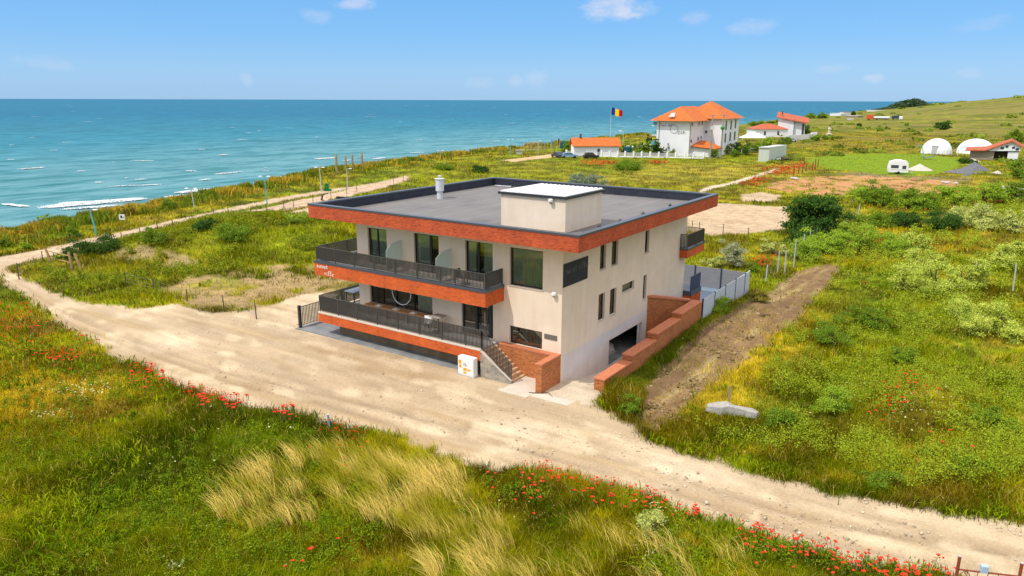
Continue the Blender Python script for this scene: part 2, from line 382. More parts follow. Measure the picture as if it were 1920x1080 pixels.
ROAD = [(-700, 430), (0, 498), (20, 508), (40, 522), (85, 546), (150, 564), (230, 577), (265, 580), (330, 573), (380, 584), (420, 585), (470, 582), (500, 574), (545, 557), (596, 548),
        (700, 560), (860, 620), (960, 700), (1050, 745), (1110, 757), (1145, 777), (1188, 800), (1196, 822), (1300, 851), (1400, 883), (1500, 908), (1600, 933), (1750, 958), (1920, 992), (2500, 1090),
        (2500, 1400), (2000, 1160), (1850, 1110), (1790, 1088), (1700, 1074), (1600, 1056), (1500, 1034), (1400, 997), (1330, 980), (1250, 950), (1200, 925), (1080, 897), (960, 884), (880, 866), (800, 840), (700, 808), (600, 786), (520, 771), (440, 758), (380, 737), (300, 706), (200, 660), (140, 625), (90, 594), (60, 573), (30, 548), (-5, 522), (-700, 470)]
ZONES = [  # name, outline in the plan seen from the camera, colour, how much grass grows on it
    ('ground', [(290, 545), (400, 508), (520, 500), (600, 503), (660, 515), (660, 548), (560, 560), (500, 574), (470, 582), (400, 580), (320, 566)], (.34, .24, .11), .30),
    ('ground', [(230, 470), (330, 490), (400, 500), (300, 506), (200, 498)], (.30, .23, .10), .6),
    ('sandy_clearing', [(1285, 396), (1340, 381), (1400, 385), (1482, 388), (1478, 425), (1430, 436), (1340, 441), (1285, 432)], (.50, .375, .24), .02),
    ('sandy_clearing', [(1385, 366), (1425, 360), (1465, 366), (1450, 378), (1395, 379)], (.50, .38, .25), .1),
    ('ploughed_strip', [(1198, 806), (1205, 728), (1240, 690), (1310, 635), (1400, 568), (1480, 522), (1512, 505), (1545, 496), (1574, 498), (1560, 522), (1540, 548), (1505, 590), (1425, 652), (1345, 712), (1285, 765), (1235, 812)], (.235, .15, .075), .26),
    ('ground', [(1425, 347), (1470, 336), (1600, 328), (1700, 332), (1805, 340), (1808, 360), (1700, 364), (1620, 352), (1580, 367), (1490, 364), (1440, 356)], (.47, .24, .105), .10),
    ('ground', [(1520, 327), (1600, 322), (1720, 328), (1850, 336), (1800, 340), (1600, 330)], (.20, .17, .09), .3),
    ('lawn', [(1500, 301), (1560, 290), (1640, 288), (1730, 289), (1800, 297), (1800, 312), (1760, 327), (1700, 330), (1600, 321), (1540, 317)], (.165, .25, .008), .5),
    ('sandy_track', ribbon([(-500, 575, 26), (-5, 494, 9), (60, 480, 9), (130, 464, 8), (215, 445, 8), (300, 426, 6), (390, 405, 5), (420, 397, 4.5), (500, 378, 4), (600, 361, 3), (690, 347, 2), (760, 335, 1)]), (.50, .38, .25), .03),
    ('sandy_track', ribbon([(425, 409, 4), (470, 401, 6), (520, 391, 7), (600, 374, 7), (700, 351, 6), (767, 335, 3)]), (.52, .38, .26), .03),
    ('sandy_track', [(525, 404), (580, 388), (600, 392), (595, 412), (540, 412)], (.50, .37, .24), .2),
    ('sandy_track', [(940, 301), (1000, 293), (1050, 287), (1062, 293), (1000, 299), (965, 304)], (.55, .38, .20), .03),
    ('sandy_track', ribbon([(1310, 360, 3), (1345, 350, 2.6), (1400, 335, 2.2), (1460, 317, 2.)]), (.55, .46, .34), .05),
    ('dirt_road', ROAD, (.475, .365, .235), .0),
    ('driveway_ground', [(950, 700), (1050, 700), (1140, 700), (1112, 758), (1040, 754), (958, 734)], (.56, .47, .35), .0),
]
ZID = {}
def classify(X, Y):
    """zone number of every point (-1 = meadow); the outlines wander a little"""
    w = .9*(fbm(X*.45, Y*.45, 31)-.5); w2 = .9*(fbm(X*.45, Y*.45, 77)-.5)
    e = .75*(fbm(X*1.5, Y*1.5, 12, 3)-.5); e2 = 1.1*(fbm(X*1.5, Y*1.5, 52, 3)-.5)
    px, py, wd = proj(X+w+e, Y+w2+e2, np.full(np.shape(X), G0))
    z = np.full(np.shape(X), -1)
    ok = wd > 1.
    px = np.where(ok, px, -1e5)
    for i, (nm, poly, c, g) in enumerate(ZONES):
        if nm == 'ground':
            a = 5.*(fbm(X/5., Y/5., 131+i, 4)-.5); b = 5.*(fbm(X/5., Y/5., 171+i, 4)-.5); qx, qy, _ = proj(X+a, Y+b, np.full(np.shape(X), G0)); k = inpoly(np.where(ok, qx, -1e5), qy, poly) & (fbm(X/1.6, Y/1.6, 141+i, 3) > .40)
            z[k] = i
        else: z[inpoly(px, py, poly)] = i
    return z
def villa_mask(X, Y):
    return (X > -18.3) & (X < .3) & (Y > -1.9) & (Y < 19.5)
def yard_mask(X, Y): return (X > -9) & (X < 2.9) & (Y > 15) & (Y < 26)
def ramp_mask(X, Y): return (X > -.4) & (X < 2.8) & (Y > -2.8) & (Y < 15.2)
def height(X, Y):
    X = np.asarray(X, float); Y = np.asarray(Y, float)
    z = np.full(X.shape, G0)
    far = np.hypot(X-CAM[0], Y-CAM[1])
    px, py, w = proj(X, Y, z); px = np.where(w > 1, px, np.where((X-CAM[0])*RT[0]+(Y-CAM[1])*RT[1] > 0, 4000., -4000.))
    # rough field: bumps away from the villa and the road
    dv = np.maximum(np.maximum(-19-X, X-3), np.maximum(-4-Y, Y-27)); dv = sstep(2, 12, dv)
    z += dv*.35*(fbm(X/7., Y/7., 3)-.5)
    # grassy mounds on the plot seaward of the villa
    for (mx, my, r, h) in MOUNDS: z += h*np.exp(-((X-mx)**2+(Y-my)**2)/r**2)
    # earth banked against the ramp wall
    z += .5*sstep(4, 13, Y)*(1-sstep(17, 27, Y))*sstep(2.2, 2.9, X)*(1-sstep(4, 9, X))
    # the hill inland far away
    hh = np.interp(px, [1560, 1640, 1740, 1800, 1920, 2150, 2600, 4000], [0, 1.5, 9.5, 15., 21.5, 27, 30, 30])
    z += hh*sstep(480, 930, far)*(1-.3*sstep(1100, 2000, far))
    d = coast_d(X, Y)
    z = np.where(d < 0, G0-15*sstep(0, 9, -d)-.0*z, z)
    # dig-out for garage ramp and cellar
    dig = (X > -9) & (X < 2.4) & (Y > .9) & (Y < 14.4)
    return np.where(dig, -2.2, z)
MOUNDS = []
for (px, py, r, h) in [(330, 465, 6, .9), (420, 440, 7, 1.1), (520, 450, 8, 1.0), (600, 440, 7, .9), (560, 475, 6, .5), (250, 480, 5, .5), (470, 415, 6, .8), (380, 480, 5, .5), (650, 330, 10, .8), (820, 320, 12, .9)]:
    q = P(px, py); MOUNDS.append((q[0], q[1], r, h))
def gp(px, py):
    """point on the ground seen at a pixel, at the true ground height"""
    q = P(px, py)
    for _ in range(4): q = P(px, py, float(height(np.array([q[0]]), np.array([q[1]]))[0]))
    return q

# meadow colours
OLIVE = np.array((.300, .265, .003)); GREEN = np.array((.175, .235, .003)); DARK = np.array((.070, .110, .003)); GOLD = np.array((.42, .32, .030)); STRAW = np.array((.56, .43, .10)); BROWN = np.array((.26, .19, .07)); BRIGHT = np.array((.14, .22, .012))
TINT = [  # soft patches: centre and radii in the view, colour, strength
    (70, 760, 190, 110, (.20, .17, .016), .8), (360, 890, 240, 90, (.05, .105, .010), .8), (560, 830, 90, 60, (.055, .10, .01), .6), (120, 880, 120, 60, (.06, .115, .01), .6), (1000, 1010, 150, 60, (.07, .10, .012), .5), (300, 1040, 300, 60, (.10, .125, .012), .5),
    (130, 745, 110, 45, (.26, .20, .045), .6), (380, 730, 90, 40, (.13, .15, .02), .5), (700, 1050, 90, 40, (.18, .13, .04), .5), (520, 960, 120, 50, (.16, .14, .02), .6),
    (1290, 600, 60, 60, (.05, .10, .012), .9), (1500, 750, 110, 70, (.07, .14, .012), .7), (1620, 600, 120, 60, (.06, .12, .012), .7), (1750, 760, 160, 60, (.15, .17, .022), .6), (1330, 740, 90, 45, (.30, .26, .06), .8), (1420, 660, 80, 60, (.32, .27, .06), .8), (1490, 590, 50, 40, (.28, .25, .05), .6), (1320, 845, 60, 9, (.085, .15, .004), .9), (1450, 884, 80, 11, (.085, .15, .004), .9), (1600, 924, 90, 12, (.085, .15, .004), .9), (1780, 966, 110, 14, (.085, .15, .004), .9), (1400, 850, 100, 10, (.27, .23, .05), .6), (1640, 905, 120, 10, (.25, .21, .05), .6), (1500, 560, 80, 40, (.20, .20, .03), .5),
    (1720, 455, 220, 26, (.21, .16, .03), .65), (1850, 860, 150, 50, (.19, .18, .03), .6), (1540, 830, 170, 50, (.16, .15, .03), .5), (1260, 800, 50, 30, (.2, .2, .03), .5), (1730, 760, 50, 40, (.30, .27, .15), .4),
    (1230, 325, 220, 18, (.24, .235, .10), .7), (1000, 325, 140, 18, (.15, .175, .02), .6), (1300, 298, 220, 7, (.15, .20, .012), .9), (1120, 300, 120, 8, (.12, .17, .012), .8), (1130, 318, 80, 8, (.09, .15, .012), .7), (900, 340, 130, 22, (.13, .17, .014), .8), (1650, 260, 160, 24, (.17, .16, .03), .7), (1750, 225, 240, 18, (.16, .19, .02), .7),
    (240, 520, 160, 26, (.085, .135, .016), .7), (420, 470, 160, 40, (.13, .145, .014), .6), (300, 500, 100, 16, (.20, .19, .03), .5), (600, 460, 80, 30, (.10, .15, .012), .7), (480, 482, 90, 16, (.15, .22, .012), .8), (640, 420, 40, 40, (.2, .22, .012), .5), (1380, 470, 60, 40, (.19, .19, .02), .7), (1430, 540, 40, 30, (.12, .18, .015), .7)]
def meadow(X, Y):
    n1 = fbm(X/6., Y/6., 21, 4)[:, None]; n2 = fbm(X/1.7, Y/1.7, 43, 3)[:, None]; n3 = fbm(X/23., Y/23., 63, 3)[:, None]
    c = lerp(OLIVE, GREEN, sstep(.36, .64, n1)); c = lerp(c, GOLD*.85, .75*sstep(.52, .76, n3)*sstep(.35, .65, 1-n2)); c = lerp(c, DARK, .55*sstep(.55, .75, n2)); c = lerp(c, BROWN, .4*sstep(.62, .8, 1-n1))
    n4 = vn(X/.42, Y/.42, 88)[:, None]; n5 = vn(X/1.15+7, Y/1.15, 89)[:, None]; n6 = fbm(X/2.8, Y/2.8, 91, 3)[:, None]; c = c*(.62+.76*n4)*(.70+.6*n5)*lerp(.52, 1.28, sstep(.36, .62, n6))
    px, py, w = proj(X, Y, np.full(X.shape, G0)); px = np.where(w > 1, px, -9999)
    for (cx, cy, rx, ry, tc, st) in TINT:
        k = np.exp(-(((px-cx)/rx)**2+((py-cy)/ry)**2))
        k = (st*np.clip(k*1.4*(.55+.9*n2[:, 0]), 0, 1))[:, None]; c = lerp(c, np.array(tc)*np.array((1.75, 1.52, .45))*(.62+.76*n4)*lerp(.60, 1.25, sstep(.36, .62, n6)), k)
    # rank gold scrub along the cliff
    d = coast_d(X, Y); k = (sstep(7, 2, d)*sstep(.42, .60, fbm(X/5., Y/5., 9)))[:, None]*.8
    c = lerp(c, np.array((.46, .33, .035)), k)
    fb = fbm(X/70., Y/26., 95, 4)[:, None]; fz = sstep(220, 420, np.hypot(X-CAM[0], Y-CAM[1]))[:, None]; c = lerp(c, np.array((.30, .23, .07)), .75*fz*sstep(.48, .62, fb)); c = lerp(c, np.array((.075, .12, .012)), .7*fz*sstep(.54, .68, fbm(X/30., Y/12., 99, 4)[:, None]))
    fa = sstep(300, 900, np.hypot(X-CAM[0], Y-CAM[1]))[:, None]*.5
    return lerp(c, np.array((.20, .23, .05)), fa*.7)

# ------------------------------------------------------------------ ground meshes
az0 = math.atan2(FW[1], FW[0])
azs = np.concatenate([np.radians(np.arange(-180, -50, 5.)), np.radians(np.linspace(-50, 50, 880)), np.radians(np.arange(55, 181, 5.))])+az0
rs = np.concatenate([[0.5, 4., 8.], np.exp(np.linspace(math.log(12), math.log(2600), 930)), [3500., 6000.]])
AZ, RR = np.meshgrid(azs, rs); GX = CAM[0]+RR*np.cos(AZ); GY = CAM[1]+RR*np.sin(AZ)
gx, gy = GX.ravel(), GY.ravel()
gz = height(gx, gy); zid = classify(gx, gy)
gc = meadow(gx, gy)*.72+np.array((.018, .012, .004))
base = gc.copy()
for i, (nm, poly, c, g) in enumerate(ZONES):
    k = zid == i
    if not k.any(): continue
    c = np.array(c); x, y = gx[k], gy[k]
    m1 = fbm(x/2.6, y/2.6, 90+i, 4)[:, None]; m2 = fbm(x/.5, y/.5, 120+i, 3)[:, None]
    cc = c*((.95+.10*m1)*(.93+.14*m2) if nm == 'dirt_road' else (.88+.24*m1)*(.88+.24*m2))
    if nm == 'dirt_road':      # worn bands along the run of the road: two wheel tracks, a paler crown
        dr = (x*.995+y*.05, y*.998-.05*x); t = fbm(dr[0]*.09, dr[1]*1.25, 17, 4)[:, None]; t2 = fbm(x/9., y/5., 18, 3)[:, None]
        cc = lerp(cc, np.array((.40, .285, .155)), .75*sstep(.46, .66, t)); cc = lerp(cc, np.array((.62, .50, .33)), .35*sstep(.52, .70, t2))
        px_, py_, _ = proj(x, y, np.full(x.shape, G0))
        yc = np.interp(px_, [0, 140, 300, 440, 600, 800, 960, 1200, 1400, 1600, 1920], [508, 596, 655, 700, 735, 785, 812, 868, 935, 990, 1040])
        for off, am in ((0, .8), (26, .65)):
            kk = np.exp(-((py_-yc-off*np.interp(px_, [0, 1920], [.4, 1.5]))/np.interp(px_, [0, 1920], [3., 9.]))**2)[:, None]
            cc = lerp(cc, np.array((.33, .24, .15)), am*kk*sstep(.25, .5, fbm(x/3., y/3., 19)[:, None]))
        kk = sstep(-2.5, 3, y)[:, None]*sstep(-19, -24, x)[:, None]*.5; cc = lerp(cc, np.array((.64, .53, .36)), kk)
    if nm == 'dirt_road':
        pt = fbm(x/2.2, y/1.1, 205, 4)[:, None]; cc = lerp(cc, np.array((.66, .54, .36)), .6*sstep(.56, .68, pt)); cc = lerp(cc, np.array((.36, .26, .15)), .45*sstep(.58, .70, fbm(x/1.5, y/.8, 208, 4)[:, None]))
        for k_, (bx, by, br) in enumerate([(1265, 880, 2.0), (960, 800, 1.6), (600, 610, 3.), (330, 640, 2.2)]): q_ = P(bx, by); kk = np.exp(-(((x-q_[0])/br)**2+((y-q_[1])/(br*.5))**2))[:, None]; cc = lerp(cc, np.array((.72, .60, .42)), .7*np.clip(kk*1.6*m2, 0, 1))
        lane = np.interp(px_, [0, 140, 300, 440, 600, 800, 960, 1200, 1400, 1600, 1920], [508, 596, 655, 700, 735, 785, 812, 868, 935, 990, 1040])
        for off in (0, 26): gz[k] -= .09*np.exp(-((py_-lane-off*np.interp(px_, [0, 1920], [.4, 1.5]))/np.interp(px_, [0, 1920], [3., 8.]))**2)*(1-np.clip(ramp_mask(x, y)*1., 0, 1))
    if nm == 'ploughed_strip':
        t = fbm(x*2.4-y*.15, y*.22+x*.6, 23, 4)[:, None]; cc = lerp(cc, np.array((.17, .105, .055)), .7*sstep(.52, .70, t)); cc = lerp(cc, np.array((.44, .34, .16)), .6*sstep(.52, .7, 1-t))
        gz[k] += .26*(t[:, 0]-.5)+.22*(m2[:, 0]-.5)
    if nm == 'sandy_clearing':
        t = fbm(x*.3, y*1.3, 29, 4)[:, None]; cc = lerp(cc, np.array((.38, .26, .15)), .6*sstep(.55, .72, t))
    if nm == 'ground': cc = lerp(cc, base[k], sstep(.50, .66, fbm(x/3., y/3., 55, 3)[:, None])*min(1, g*2.2))
    gc[k] = cc
sh = GX.shape
def blur(a):
    b = a.reshape(sh[0], sh[1], -1); c = b.copy(); c[1:-1, 1:-1] = (b[1:-1, 1:-1]*2+b[:-2, 1:-1]+b[2:, 1:-1]+b[1:-1, :-2]+b[1:-1, 2:])/6
    return c.reshape(a.shape)
gc = blur(gc)
# blade-of-soil roughness of the dirt surfaces
onroad = np.array([z >= 0 and ZONES[z][0] in ('dirt_road', 'sandy_clearing') for z in range(-1, len(ZONES))])[zid+1]
gz = gz+np.where(onroad & ~ramp_mask(gx, gy), .10*(fbm(gx/1.8, gy/1.8, 70, 4)-.5), 0)
ii = np.arange(sh[0]*sh[1]).reshape(sh)
quads = np.stack([ii[:-1, :-1], ii[1:, :-1], ii[1:, 1:], ii[:-1, 1:]], -1).reshape(-1, 4)[:, ::-1]
names = ['ground'] + [z[0] if z[0] != 'driveway_ground' else 'dirt_road' for z in ZONES]
fname = np.array([sorted(set(names)).index(n) for n in names])[zid[quads[:, 0]]+1]
below = (gz[quads] < -11).all(1)
for k, nm in enumerate(sorted(set(names))):
    q = quads[(fname == k) & ~below]
    u, inv = np.unique(q.ravel(), return_inverse=True)
    o = npmesh(nm, np.stack([gx[u], gy[u], gz[u]], 1), inv, np.full(len(q), 4), gc[u], M['roadground' if nm == 'dirt_road' else 'ground'])
    o.data.polygons.foreach_set('use_smooth', np.ones(len(q), bool)); tag(o, kind='structure')

# ------------------------------------------------------------------ sea
SEA = -10.
def _sea(nt, b):
    a = N(nt, 'ShaderNodeAttribute', attribute_name='Col'); g = N(nt, 'ShaderNodeNewGeometry')
    mp = N(nt, 'ShaderNodeMapping'); mp.inputs['Rotation'].default_value = (0, 0, -math.radians(20)); mp.inputs['Scale'].default_value = (.085, .030, 1)
    L(nt, g.outputs['Position'], mp.inputs[0])
    n = N(nt, 'ShaderNodeTexNoise', Scale=1., Detail=5., Roughness=.62, Distortion=.4); L(nt, mp.outputs[0], n.inputs['Vector'])
    mp2 = N(nt, 'ShaderNodeMapping'); mp2.inputs['Rotation'].default_value = (0, 0, -math.radians(12)); mp2.inputs['Scale'].default_value = (.26, .10, 1); L(nt, g.outputs['Position'], mp2.inputs[0])
    n2 = N(nt, 'ShaderNodeTexNoise', Scale=1., Detail=5., Roughness=.6); L(nt, mp2.outputs[0], n2.inputs['Vector'])
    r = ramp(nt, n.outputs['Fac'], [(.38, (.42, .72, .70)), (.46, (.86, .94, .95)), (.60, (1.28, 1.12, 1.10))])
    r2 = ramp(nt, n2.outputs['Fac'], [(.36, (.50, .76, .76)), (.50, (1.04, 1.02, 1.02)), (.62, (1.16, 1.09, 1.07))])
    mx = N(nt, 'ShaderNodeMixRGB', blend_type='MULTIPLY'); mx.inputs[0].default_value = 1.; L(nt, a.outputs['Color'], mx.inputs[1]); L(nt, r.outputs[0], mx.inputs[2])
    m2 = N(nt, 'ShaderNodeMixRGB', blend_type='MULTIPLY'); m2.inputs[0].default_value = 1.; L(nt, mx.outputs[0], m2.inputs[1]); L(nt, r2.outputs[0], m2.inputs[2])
    L(nt, m2.outputs[0], b.inputs['Base Color'])
    ad = N(nt, 'ShaderNodeMath', operation='MULTIPLY_ADD'); ad.inputs[1].default_value = .35; L(nt, n2.outputs['Fac'], ad.inputs[0]); L(nt, n.outputs['Fac'], ad.inputs[2])
    bp = N(nt, 'ShaderNodeBump', Strength=.8, Distance=2.6); L(nt, ad.outputs[0], bp.inputs['Height']); L(nt, bp.outputs[0], b.inputs['Normal'])
M['sea'] = mat('sea water', rough=.5, spec=.035, build=_sea)
saz = np.radians(np.linspace(-75, 75, 260))+az0; srs = np.exp(np.linspace(math.log(40), math.log(60000), 220))
A2, R2 = np.meshgrid(saz, srs); sx, sy = (CAM[0]+R2*np.cos(A2)).ravel(), (CAM[1]+R2*np.sin(A2)).ravel()
sd = -coast_d(sx, np.clip(sy, -300, 5900)); rr = R2.ravel()
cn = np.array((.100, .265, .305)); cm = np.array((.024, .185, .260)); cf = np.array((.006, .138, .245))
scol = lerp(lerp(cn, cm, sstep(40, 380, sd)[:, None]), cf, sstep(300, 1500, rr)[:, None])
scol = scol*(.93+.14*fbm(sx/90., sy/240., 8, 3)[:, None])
keep = np.ones(len(sx), bool)
ii = np.arange(len(sx)).reshape(R2.shape); q = np.stack([ii[:-1, :-1], ii[1:, :-1], ii[1:, 1:], ii[:-1, 1:]], -1).reshape(-1, 4)[:, ::-1]
q = q[(sd[q] > -12).any(1)]
o = npmesh('sea', np.stack([sx, sy, np.full(len(sx), SEA)], 1), q.ravel(), np.full(len(q), 4), scol, M['sea']); tag(o, kind='structure')
# breaking crests: ragged raised patches of foam
fv, ff = [], []
def foam(px0, px1, py0, py1, thick, seed, dens=.5):
    a, b = P(px0, py0, SEA), P(px1, py1, SEA); d = b-a; Ln = np.linalg.norm(d); d /= Ln; nrm = np.array((-d[1], d[0], 0))
    cell = max(.2, mpp(a)*.62); nu, nv_ = int(Ln/cell), max(3, int(thick/cell*2.2))
    for i in range(nu):
        for j in range(nv_):
            u, v = (i+.5)/nu, (j+.5)/nv_*2-1
            env = (1-abs(2*u-1)**2.5)*(1-v*v)
            n = float(fbm(np.array([i*cell/2.0+seed*9]), np.array([j*cell/.7]), seed, 4)[0])*random.uniform(.72, 1.18)
            if n*env < dens*.52 and n*env < .5*dens+.1*abs(v): continue
            if n*env < dens*.5: continue
            c = a+d*Ln*u+nrm*thick*v*.5
            h = .12+.35*env*n; k = len(fv); s = cell*.56
            fv.extend([c-d*s-nrm*s, c+d*s-nrm*s, c+d*s+nrm*s, c-d*s+nrm*s]); 
            for t in range(4): fv[k+t] = fv[k+t]+np.array((0, 0, h+random.uniform(-.05, .05)))
            ff.append((k, k+1, k+2, k+3))
for (x0, x1, y0, y1, th, dn) in [(55, 292, 392, 371, 9, .42), (100, 235, 383, 378, 6, .40), (28, 90, 319, 314, 4, .50), (322, 418, 364, 353, 7, .42), (370, 400, 340, 336, 2.5, .6), (395, 460, 329, 322, 3, .6), (588, 632, 299, 296, 6, .34), (618, 650, 314, 312, 4, .45), (640, 662, 302, 301, 3, .45), (700, 722, 299, 296, 4, .36), (410, 427, 292, 290, 4, .42), (345, 372, 321, 322, 2.5, .6), (180, 330, 352, 346, 2.5, .72), (0, 60, 383, 390, 3, .6), (520, 560, 333, 331, 3, .6), (236, 300, 303, 302, 2.5, .75), (760, 800, 288, 286, 3, .6), (90, 260, 396, 384, 4, .62), (300, 350, 372, 366, 3, .6), (110, 150, 268, 267, 3, .75), (440, 470, 262, 262, 3, .75)]:
    foam(x0, x1, y0, y1, th, int(x0)+3, dn)
for k in range(70):
    x0, y0 = random.uniform(-60, 1250), 196+150*random.random()**1.5
    if float(coast_d(*[np.array([v]) for v in P(x0, y0, SEA)[:2]])[0]) < -14: foam(x0, x0+random.uniform(6, 22), y0, y0-.4, random.uniform(1., 2.2), 100+k, .42)
me = bpy.data.meshes.new('sea_foam'); me.from_pydata([tuple(v) for v in fv], [], ff); me.materials.append(M['foam'])
o = bpy.data.objects.new('sea_foam', me); COL.objects.link(o); tag(o, 'white foam of small waves breaking off the shore', 'foam', kind='stuff')

# ------------------------------------------------------------------ the villa
V = thing('villa', 'cream two storey villa with orange brick bands and flat grey roof', 'villa')
RX0, RX1, RY0, RY1, ZB, ZT = -18.24, 1.98, -1.84, 18.93, 8.284, 9.2
FL = 1.9; UFL = 5.30                        # terrace floor, upper floor
def T(pl, a, d, z): return (a, d, z) if pl == 'f' else (-d, a, z)
def pbox(mb, pl, a0, a1, d0, d1, z0, z1):
    return mb.box(a0, a1, d0, d1, z0, z1) if pl == 'f' else mb.box(-d1, -d0, a0, a1, z0, z1)
def wall(pl, a0, a1, z0, z1, holes, th, parts=None):
    """solid wall slab with rectangular openings and their reveals"""
    A = sorted({a0, a1}|{h[0] for h in holes}|{h[1] for h in holes}); Z = sorted({z0, z1}|{h[2] for h in holes}|{h[3] for h in holes})
    mb = MB(); na, nz = len(A)-1, len(Z)-1
    def solid(i, j):
        if i < 0 or j < 0 or i >= na or j >= nz: return False
        ca, cz = (A[i]+A[i+1])/2, (Z[j]+Z[j+1])/2
        return not any(h[0] < ca < h[1] and h[2] < cz < h[3] for h in holes)
    flip = pl != 'f'
    def q(*c): mb.add(c if not flip else c[::-1], [(0, 1, 2, 3)])
    for i in range(na):
        for j in range(nz):
            if not solid(i, j): continue
            x0, x1, y0, y1 = A[i], A[i+1], Z[j], Z[j+1]; t = lambda a, d, z: T(pl, a, d, z)
            F = [t(x0, 0, y0), t(x1, 0, y0), t(x1, 0, y1), t(x0, 0, y1)]; B = [t(x0, th, y0), t(x1, th, y0), t(x1, th, y1), t(x0, th, y1)]
            if pl != 'f': F = F[::-1]; B = B[::-1]
            q(*F); q(*B[::-1])
            if not solid(i-1, j): q(F[0], F[3], B[3], B[0]) if pl == 'f' else q(*[t(x0, 0, y0), t(x0, 0, y1), t(x0, th, y1), t(x0, th, y0)][::-1])
            if not solid(i+1, j): mb.add([t(x1, 0, y0), t(x1, th, y0), t(x1, th, y1), t(x1, 0, y1)], [(0, 1, 2, 3)])
            if not solid(i, j-1): mb.add([t(x0, 0, y0), t(x0, th, y0), t(x1, th, y0), t(x1, 0, y0)], [(0, 1, 2, 3)])
            if not solid(i, j+1): mb.add([t(x0, 0, y1), t(x1, 0, y1), t(x1, th, y1), t(x0, th, y1)], [(0, 1, 2, 3)])
    return mb
def curtain(pl, a0, a1, z0, z1, d, m, parent, per=.16, amp=.035):
    mb = MB(); n = max(4, int((a1-a0)/.035)); vs = []; fs = []
    for i in range(n+1):
        a = a0+(a1-a0)*i/n; dd = d+amp*math.sin(2*PI*a/per+.6*math.sin(a*5))+.01*math.sin(a*37)
        vs += [T(pl, a, dd, z0), T(pl, a, dd, z1)]
    for i in range(n): fs.append((2*i, 2*i+2, 2*i+3, 2*i+1))
    mb.add(vs, fs); return mb.build('curtain', m, parent, True)
def window(pl, a0, a1, z0, z1, mull=(), curt=(), sill=True, dep=.13, fw=.065, nm='window', lab=None, tran=()):
    mb = MB(); d0, d1 = dep, dep+.07; e = .002
    pbox(mb, pl, a0+e, a0+fw, d0, d1, z0+e, z1-e); pbox(mb, pl, a1-fw, a1-e, d0, d1, z0+e, z1-e)
    pbox(mb, pl, a0+fw, a1-fw, d0, d1, z0+e, z0+fw); pbox(mb, pl, a0+fw, a1-fw, d0, d1, z1-fw, z1-e)
    for m_, w_ in mull: pbox(mb, pl, m_-w_/2, m_+w_/2, d0-.01, d1+.01, z0+fw, z1-fw)
    for t_ in tran: pbox(mb, pl, a0+fw, a1-fw, d0+.004, d1-.004, t_-.03, t_+.03)
    o = mb.build(nm, M['frame'], V)
    if lab: o['label'] = lab
    g = MB(); dm = (d0+d1)/2; c = [T(pl, a0+fw, dm, z0+fw), T(pl, a1-fw, dm, z0+fw), T(pl, a1-fw, dm, z1-fw), T(pl, a0+fw, dm, z1-fw)]
    g.quad(*c); g.build('pane', M['glass'], o)
    for (c0, c1, mt) in curt: curtain(pl, c0, c1, z0+.03, z1-.02, d1+.07, M[mt], o)
    if sill:
        s = MB(); pbox(s, pl, a0-.05, a1+.05, -.055, dep-.003, z0-.045, z0-.003); s.build('sill', M['paving'], o)
    return o
# openings
BW = (-3.50, -1.27, 5.47, 7.68); LW = (-3.50, -1.26, 1.95, 3.02)
SL = [(-14.80, -13.10, 5.34, 7.70), (-10.78, -8.76, 5.34, 7.75), (-6.72, -4.70, 5.34, 7.72)]
GW = (-14.80, -9.38, 2.62, 4.62); DR = (-7.05, -4.70, 1.94, 4.25)
holesF = [BW, LW, GW, DR]+SL
wall('f', -15.82, 0, -.3, ZB+.03, holesF, .32).build('front_wall', M['stucco'], V)
SW = [(4.39, 5.16, 5.95, 7.46), (5.92, 6.80, 5.91, 7.45), (10.80, 11.46, 5.90, 7.41), (4.38, 5.24, 2.74, 4.44), (5.90, 6.79, 2.73, 4.42), (7.60, 9.35, 3.83, 4.37), (10.84, 11.38, 2.66, 4.35)]
GAR = (6.01, 10.97, -.95, 1.10)
wall('s', .32, 18.3, 1.79, ZB+.03, SW, .32).build('side_wall', M['stucco'], V)
wall('s', .32, 18.3, -1.4, 1.786, [GAR], .30).build('side_plinth', M['stucco_base'], V)
m = MB(); m.box(-15.82, -.325, 17.98, 18.3, -.3, ZB+.03); m.box(-15.82, -15.5, .325, 17.975, -.3, ZB+.03); m.build('rear_wall', M['stucco'], V)
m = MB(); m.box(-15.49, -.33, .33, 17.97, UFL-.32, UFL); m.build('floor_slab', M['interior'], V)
m = MB(); m.box(-15.49, -.33, .33, 17.97, FL-.32, FL); m.build('ground_slab', M['roomfloor'], V)
m = MB(); m.box(-15.4, -.4, 4.2, 4.35, FL+.01, UFL-.33); m.box(-15.4, -.4, 3.2, 3.35, UFL+.01, ZB)
for x in (-12.5, -7.8, -4.1): m.box(x-.06, x+.06, .34, 3.19, UFL+.02, ZB)
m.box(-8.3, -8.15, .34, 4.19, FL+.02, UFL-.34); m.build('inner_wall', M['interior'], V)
# windows
window('f', *BW, mull=[], curt=[(BW[0]+.1, BW[1]-.1, 'cyl')], lab='large upper window with full closed curtains')
window('f', *LW, mull=[], sill=False, lab='low wide window beside the entrance steps')
window('f', *SL[0], mull=[(-14.0, .08)], curt=[(-14.7, -13.3, 'tintcurtain')], sill=False, nm='balcony_door')
window('f', *SL[1], mull=[(-9.50, .16)], curt=[(-10.6, -9.7, 'tintcurtain')], sill=False, nm='balcony_door')
window('f', *SL[2], mull=[(-5.82, .16)], curt=[(-6.6, -6.1, 'tintcurtain'), (-5.5, -4.8, 'tintcurtain')], sill=False, nm='balcony_door')
gw = window('f', *GW, mull=[(-13.7, .07), (-12.55, .07), (-11.0, .07)], curt=[(-10.85, -9.5, 'cyl')], sill=True, lab='long ground floor window over the bar counter')
